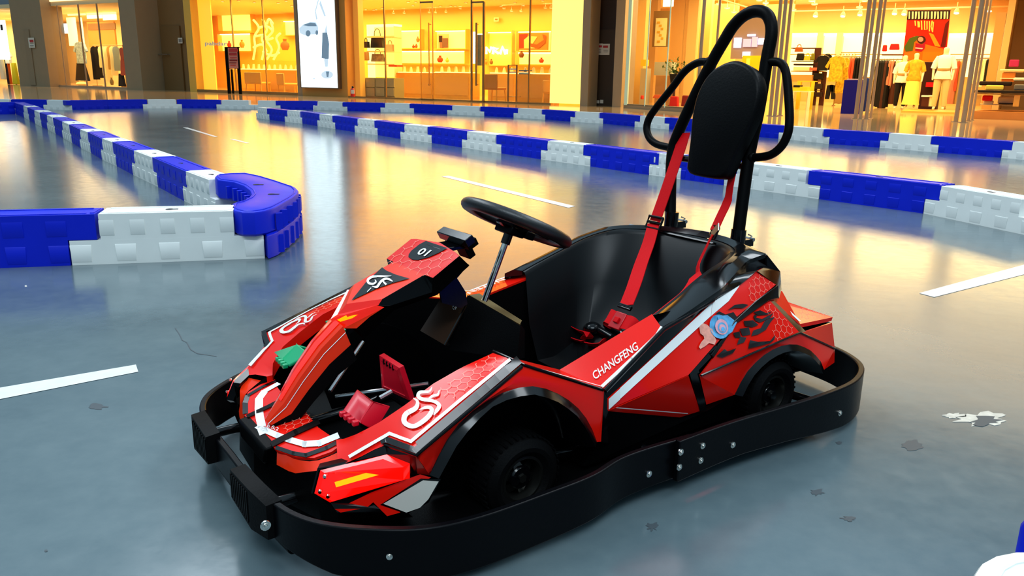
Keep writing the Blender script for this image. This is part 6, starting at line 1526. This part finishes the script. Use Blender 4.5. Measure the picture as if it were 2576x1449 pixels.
mannequin(2280, 130, 276, 6.6, 'mannequin in white top and dark trousers, behind the one in yellow', WHI, NAV)
B('display_platform', [(2267, 278, 2400, 287, 4.0, 2.2, WOOD, 0)], 'low wooden platform under the mannequins', 'platform'); 
# poster banner
t = thing('hanging_banner', 'large red and orange banner with striped top edge behind the mannequins', 'banner', None, W(FP(2335, 30, 9)[0], 9, FP(2335, 155, 9)[1]))
def tpoly(mb, pts, off, m): fpoly(mb, pts, off, m)
mb = MB(); RD = cl('#d82008'); s_pts = [(2284, 27), (2391, 26), (2378, 156), (2270, 154)]
mb.plate([W(*(lambda r: (r[0], 9, r[1]))(FP(a, b_, 9))) for a, b_ in s_pts], RD, .06, -FN)
fpoly(mb, [(2284, 27), (2391, 26), (2388, 48), (2281, 50)], 8.98, cl('#181010'))
for i in range(13): x = 2286+i*8; fpoly(mb, [(x, 29), (x+3.5+(i % 3), 29), (x+3+(i % 2), 47), (x-.5, 48)], 8.97, cl('#e8c8a0'))
fpoly(mb, [(2388, 50), (2378, 118), (2366, 118), (2378, 60)], 8.97, cl('#5a0c06')); fpoly(mb, [(2276, 118), (2300, 90), (2330, 112), (2372, 122), (2378, 156), (2272, 154)], 8.975, cl('#e87010'))
fpoly(mb, [(2275, 118), (2288, 96), (2306, 90), (2318, 92), (2300, 106), (2296, 128), (2278, 130)], 8.96, cl('#4a5a18')); fpoly(mb, circ(2318, 100, 11, 10), 8.955, cl('#3a1810')); fpoly(mb, circ(2316, 99, 7, 6), 8.95, cl('#e89080'))
fpoly(mb, [(2303, 108), (2320, 112), (2328, 104), (2326, 122), (2318, 130), (2302, 128)], 8.95, cl('#a01030')); fpoly(mb, [(2303, 119), (2322, 121), (2320, 124), (2302, 122)], 8.94, cl('#f0c0c8')); fpoly(mb, [(2336, 82), (2348, 86), (2366, 118), (2352, 116)], 8.955, cl('#e8901c'))
for i, P in enumerate(([(2302, 52), (2303, 64)], [(2309, 53), (2310, 68), (2313, 68), (2312, 53)], [(2318, 52), (2319, 74)], [(2326, 52), (2326, 74), (2332, 74), (2332, 52)], [(2338, 53), (2338, 78)], [(2345, 52), (2342, 66), (2346, 80), (2348, 54)])):
    for a, b_ in zip(P, P[1:]): fpoly(mb, [(a[0]-1.5, a[1]), (a[0]+1.5, a[1]), (b_[0]+1.5, b_[1]+1), (b_[0]-1.5, b_[1]+1)], 8.93, cl('#f0c860'))
mb.v = [v-t.location for v in mb.v]; mb.build('printed_cloth', t, smooth=0, fix=False)
mb = MB(); a = FP(2282, 25, 9.05); b_ = FP(2393, 24, 9.05); mb.tube([W(a[0], 9.05, a[1]), W(b_[0], 9.05, b_[1])], .03, BRASS, 6); mb.v = [v-t.location for v in mb.v]; mb.build('hanging_bar', t)
B('display_cabinet', [(2326, 156, 2358, 252, 8.5, .8, cl('#30100a'), 0), (2322, 130, 2366, 155, 8.6, .5, cl('#e8780c'))], 'dark cabinet with orange top panel under the banner', 'cabinet'); B('folded_clothes', [(2330, 207, 2356, 219, 8.1, .35, cl('#c80c18'))], 'pile of bright red folded clothes before the dark cabinet', 'clothing')
B('storage_box', [(2320, 244, 2336, 268, 5.2, .3, BRW), (2318, 240, 2338, 244, 5.15, .4, WHI)], 'dark box with white lid between the mannequins', 'box'); B('storage_box', [(2338, 243, 2352, 268, 5.2, .4, CRM), (2334, 240, 2354, 243, 5.15, .45, WHI)], 'cream box next to the dark one between the mannequins', 'box')
B('podium', [(2124, 201, 2158, 291, 1.3, .9, cl('#0a0a80'), 0), (2131, 198, 2160, 201, 1.3, .9, cl('#c0b0c0'))], 'deep blue podium with pale top at the shop entrance', 'podium'); garment(2164, 2186, 196, 281, 2.2, cl('#2a3a78'), 'blue garment seen between the entrance poles', 'tops on show', 'dress')
for x0, x1, y0, y1, lab in ((2238, 2262, 110, 125, 'red bucket bag on the shelf left of the banner'), (2220, 2230, 113, 129, 'small red bag left of the red bucket bag')): bag(x0, y0, x1, y1, 13, cl('#d01818'), lab, False, 'red bags on the high shelf')
B('high_shelf', [(2218, 136, 2276, 139, 12.8, .5, BRW)], 'dark shelf above the long black garments', 'shelf')
# shelf unit and tables at the left of the open shop
t = thing('shelf_unit', 'cream shelf unit with bags and folded clothes seen beside the roll hoop handle', 'shelf', None, W(FP(2030, 170, 9)[0], 9, 0))
part('frame', t, [(1990, 120, 2052, 122, 9, .5, BRW), (1990, 153, 2052, 155, 9, .5, BRW), (1990, 178, 2072, 181, 9, .5, WOOD), (2050, 120, 2052, 250, 9, .1, BRW, 0), (1990, 196, 2072, 206, 9, .5, ORW), (2040, 226, 2070, 229, 9, .5, CRM), (2068, 180, 2072, 250, 9, .1, BRW, 0), (1990, 188, 2042, 206, 8.6, .4, ORW)])
for x0, y0, x1, y1, c, lab, h in ((2000, 112, 2018, 130, '#a05018', 'brown woven basket bag on top of the shelf unit', True), (2003, 134, 2022, 152, '#181410', 'black bag with pale emblem on the upper shelf', False), (2023, 134, 2038, 152, '#e8b830', 'yellow bag beside the black one on the upper shelf', True), (2040, 134, 2048, 152, '#7a7820', 'olive bag at the end of the upper shelf', False)): bag(x0, y0, x1, y1, 8.9, cl(c), lab, h, 'bags on the shelf unit')
for x0, y0, x1, y1, c, lab in ((1996, 160, 2046, 165, '#2a1c10', 'row of dark small boxes on the middle shelf'), (1996, 168, 2036, 178, '#e8d8a0', 'cream folded clothes on the table top'), (2036, 170, 2066, 178, '#d06848', 'coral and cream folded clothes on the table top'), (2046, 184, 2068, 200, '#14100c', 'black folded clothes under the table top'), (2044, 232, 2066, 244, '#2a1810', 'dark bag on the lowest shelf'), (2046, 210, 2066, 224, '#30241a', 'dark shoes on the lower shelf')):
    B('folded_clothes', [(x0, y0, x1, y1, 8.8, .35, cl(c))], lab, 'clothing', 'piles on the shelf unit', bevel=.02)
def table(x0, x1, y0, yb, off, m, lab, th=3, dep=.8):
    t = thing('display_table', lab, 'table', 'display tables', W(FP((x0+x1)/2, yb, off)[0], off, 0)); part('table_top', t, [(x0, y0, x1, y0+th, off, dep, m)])
    for x, o in ((x0+1, 0), (x1-3, 0), (x0+3, dep-.1), (x1-5, dep-.1)): part('leg', t, [(x, y0+th, x+2, yb, off+o, .07, m, 0)])
table(1990, 2036, 229, 272, 3.0, CRM, 'cream table at the left of the open shop, near the roll hoop'); table(2006, 2044, 203, 262, 4.0, YLW, 'pale yellow table frame behind the cream table')
B('folded_clothes', [(1992, 218, 2030, 229, 3.1, .5, YLW), (1996, 214, 2012, 220, 3.1, .4, NAV)], 'yellow and black folded clothes on the cream table', 'clothing')
t = thing('display_table', 'dark topped table with folded clothes on an orange wood base at the right edge', 'table', 'display tables', W(FP(2520, 300, 1.2)[0], 1.2, 0))
part('table_top', t, [(2452, 227, 2640, 237, 1.2, 1.6, cl('#241a10')), (2450, 236, 2640, 241, 1.15, 1.7, ORW)]); part('base_plinth', t, [(2445, 279, 2640, 309, .9, 2.0, mat('plinth_orange', (.62, .22, .03), .4, noise=.12, nscale=3), 0)])
part('leg', t, [(2456, 240, 2462, 280, 1.2, .15, WOOD, .35)]); part('leg', t, [(2552, 240, 2560, 280, 1.2, .15, WOOD, .35)]); part('lower_shelf', t, [(2462, 262, 2552, 266, 1.6, 1, CRM)])
for x0, y0, x1, y1, o, c, lab in ((2480, 214, 2523, 227, 1.3, '#e8d050', 'yellow folded jumper on the dark table top'), (2464, 204, 2545, 216, 2.2, '#2a1a10', 'heap of dark brown clothes behind the yellow jumper'), (2550, 195, 2600, 204, 2.0, '#f0e8c0', 'white folded clothes at the right edge of the shop'), (2552, 212, 2600, 228, 1.3, '#6a6258', 'grey folded clothes at the right end of the table top'), (2472, 240, 2496, 254, 1.5, '#d01818', 'red clothes under the table top'), (2512, 243, 2548, 262, 1.7, '#d8c8a0', 'cream folded clothes on the lower table shelf'), (2512, 259, 2548, 263, 1.5, '#2a2420', 'thin dark fold on the lower table shelf'), (2474, 253, 2498, 263, 1.7, '#e8d8b0', 'pale garment under the red clothes'), (2524, 176, 2576, 182, 6, '#e8dcb8', 'white clothes on the upper side shelf'), (2540, 150, 2562, 168, 6, '#a02050', 'magenta bag on the side shelf'), (2522, 182, 2552, 206, 6, '#b86828', 'orange brown bag beneath the side shelf')):
    B('folded_clothes', [(x0, y0, x1, y1, o, .4, cl(c))], lab, 'clothing', 'piles at the right end of the clothing shop', bevel=.03)
B('side_shelf', [(2516, 174, 2600, 178, 5.9, .8, CRM), (2516, 196, 2600, 199, 5.9, .8, CRM)], 'cream double shelf at the right edge of the clothing shop', 'shelf')
# glass fronted corner left of the hoop
for x0, x1, y1, o, c, lab in ((1590, 1612, 268, 4, '#e8c070', 'tall cream wall strip at the left of the glass corner'), (1622, 1640, 268, 6, '#c89a58', 'tan wall strip left of the tall picture'), (1694, 1716, 262, 7, '#d8a860', 'tan wall strip right of the tall picture'), (1726, 1740, 262, 7, '#e8c078', 'cream wall strip next to the bronze pole')):
    B('wall_strip', [(x0, -20, x1, y1, o, .3, mat('strip_'+c[1:], srgb(c), .5), 0)], lab, 'wall panel', 'wall strips in the glass corner')
B('picture', [(1645, 28, 1682, 118, 5, .06, cl('#8a6a30')), (1650, 46, 1674, 116, 4.97, .04, cl('#f0e0a0'))]+[(1653+(i % 3)*5, 54+i*8, 1660+(i % 3)*4, 59+i*8, 4.95, .03, cl('#d8a820')) for i in range(7)], 'tall framed picture of pale blossoms inside the glass corner', 'picture')
B('lit_sign', [(1669, -10, 1692, 16, 3, .08, SCR)], 'bright white lit sign at the top of the glass corner', 'sign')
mb = MB(); s, z0 = FP(1697, 210, 3); _, z1 = FP(1697, 186, 3); mb.lathe([(0, z0), (.14, z0), (.20, z1), (.16, z1), (0, z1-.05)], NAV, W(s, 3, 0), seg=14); mb.lathe([(0, 0), (.22, 0), (.05, .06), (.04, z0)], BRW, W(s, 3, 0), seg=12)
rs = random.Random(5); PL = mat('plant_leaf', (.05, .14, .02), .5)
pt_ = thing('potted_plant', 'dark green leafy plant in a black pot inside the glass corner', 'plant', None, W(s, 3, 0)); mb.v = [v-pt_.location for v in mb.v]; mb.build('pot', pt_, smooth=40)
mb = MB(); c_ = W(s, 3, z1)-pt_.location
for i in range(90):
    d = Vector((rs.uniform(-1, 1), rs.uniform(-1, 1), rs.uniform(.1, 1.5))).normalized()*rs.uniform(.1, .55); u = Vector((rs.uniform(-1, 1), rs.uniform(-1, 1), rs.uniform(-.6, .6))).normalized()*.09; v = u.cross(Vector((0, 0, 1))).normalized()*.035
    p = c_+d; mb.face([p-u, p+v, p+u, p-v], PL)
    if i % 6 == 0: mb.tube([c_, p], .007, PL, 4)
mb.build('foliage', pt_, smooth=0, fix=False)
for x0, y0, x1, y1, o, c, lab in ((1684, 242, 1704, 270, 1.5, '#c81c10', 'red paper bag on the floor of the glass corner, behind the hoop handle'), (1714, 240, 1732, 268, 2, '#7a1c10', 'dark red bag beside the bronze pole'), (1641, 238, 1682, 248, 2, '#d86030', 'orange box on the floor of the glass corner'), (1611, 240, 1615, 250, 2, '#c83018', 'tiny red sign on the cream wall strip')): bag(x0, y0, x1, y1, o, cl(c), lab, False, 'red goods in the glass corner')
B('display_plinth', [(1650, 190, 1690, 268, 3.4, .6, cl('#b88850'), 0), (1647, 156, 1688, 190, 3.6, .5, cl('#b8b8a8'))], 'tan plinth with a grey curved screen under the tall picture', 'plinth'); B('display_plinth', [(1612, 150, 1624, 166, 3, .3, cl('#e8c830')), (1612, 172, 1622, 268, 3, .4, cl('#b8a888'), 0)], 'slim plinth with a yellow item near the glass edge', 'plinth')
# glass reflections seen through the roll hoop, built as glowing panels
B('reflection_backing', [(1846, 40, 1928, 148, 8, .1, mat('reflection_ground', (.30, .22, .20), .4))], 'grey mauve backing of the reflections seen through the roll hoop', 'wall panel')
RFL = mat('reflection_blue', (.7, .8, 1), .4, emit=1.3, ecol='#c8d8ff'); 
for x0, y0, x1, y1, lab in ((1847, 95, 1863, 120, 'bright square reflection at the left inside the roll hoop'), (1870, 98, 1888, 118, 'mauve reflection in the middle inside the roll hoop'), (1892, 93, 1904, 118, 'upright bluish reflection right of the mauve one'), (1908, 96, 1921, 112, 'small bluish reflection at the right inside the roll hoop'), (1868, 130, 1886, 143, 'small bright reflection low inside the roll hoop'), (1880, 86, 1900, 91, 'thin bright strip of reflection above the others')):
    B('glass_reflection', [(x0, y0, x1, y1, 7.9, .06, RFL if 'mauve' not in lab else mat('reflection_mauve', (.6, .5, .7), .4, emit=.6, ecol='#a890c8'))], lab, 'screen', 'reflections behind the roll hoop')
B('display_plinth', [(1868, 140, 1920, 175, 6, .8, cl('#e8b010')), (1878, 147, 1884, 170, 5.9, .1, cl('#f8e060'))], 'yellow plinth under the reflections inside the roll hoop', 'plinth')
for x0, x1, o in ((1752, 1775, 9), (1795, 1838, 12), (1925, 1975, 13)):
    B('wall_strip', [(x0, -10, x1, 230, o, .3, mat('strip_gold', (.85, .55, .15), .5), 0)], 'gold coloured wall strip seen behind the roll hoop', 'wall panel', 'gold strips behind the roll hoop')
# ---- left clothing shop contents
B('lit_wall_panel', [(168, 22, 214, 38, 4.0, .06, EMC), (216, 22, 256, 46, 4.0, .06, EMC), (256, 22, 292, 50, 4.0, .06, EMC)], 'row of three cream lit panels high in the left clothing shop', 'wall panel')
B('lit_wall_panel', [(166, 44, 196, 115, 4.2, .06, EMC), (199, 44, 216, 150, 4.2, .06, EMC)], 'two upright cream lit panels behind the patterned dress', 'wall panel'); B('wooden_wall', [(218, 56, 292, 118, 5, .1, ORW), (220, 60, 290, 74, 4.95, .06, BRN)], 'orange wooden wall piece above the left clothes rail', 'wall panel')
B('lit_screen', [(134, 60, 168, 84, .6, .08, SCR)], 'white lit screen hanging in the left shop window', 'screen'); B('cream_column', [(122, -20, 134, 217, .5, .4, EMC)], 'slim glowing cream column at the edge of the left window', 'column')
rackset(223, 297, 114, 3.0, [(9, 200, NAV, 'black'), (9, 196, NAV, 'black'), (7, 170, CRM, 'cream'), (7, 190, CRM, 'cream'), (7, 205, CRM, 'cream'), (7, 175, TANC, 'tan'), (7, 190, CRM, 'cream'), (8, 178, cl('#7a8a90'), 'grey blue')], 'inside the left shop window')
garment(181, 220, 106, 160, 2.2, cl('#8aa0b0', noise=.9, nscale=10), 'pale blue and white patterned blouse in the left shop window', 'display pieces of the left shop', 'top'); garment(184, 222, 158, 204, 2.3, NAV, 'wide black skirt under the patterned blouse', 'display pieces of the left shop', 'skirt')
garment(296, 318, 120, 190, 1.6, cl('#c86048'), 'coral dress at the right edge of the left shop window', 'display pieces of the left shop', 'dress'); garment(294, 312, 185, 218, 1.7, NAV, 'black skirt under the coral dress', 'display pieces of the left shop', 'skirt')
for px, y0, y1, w_, c, lab in ((280, 195, 214, 6, '#a89048', 'tan stool by the rail in the left window'), (205, 203, 216, 16, '#e8d8a0', 'cream pouf under the black skirt'), (150, 180, 214, 6, '#f0c850', 'slim yellow stand in the left window')): pot(px, y0, y1, w_, 1.8, cl(c), lab, grp='stands in the left shop')
# far left shop
B('lit_poster', [(-30, 52, 23, 150, .4, .08, SCR), (0, 62, 7, 76, .38, .05, cl('#3a2a28'))], 'white lit poster at the far left edge', 'poster')
for x0, x1, y0, y1, c, k_, lab in ((-8, 12, 132, 200, '#e0d8b8', 'dress', 'cream dress below the lit poster'), (10, 20, 150, 212, '#282830', 'trousers', 'dark trousers next to the cream dress'), (17, 26, 158, 212, '#c85818', 'trousers', 'orange trousers next to the dark ones'), (24, 45, 158, 213, '#e8d020', 'skirt', 'bright yellow skirt at the foot of the taupe pillar'), (6, 28, 130, 160, '#f0e8c8', 'top', 'cream top beside the lit poster')):
    garment(x0, x1, y0, y1, .9, cl(c), lab, 'clothes of the far left shop', k_)
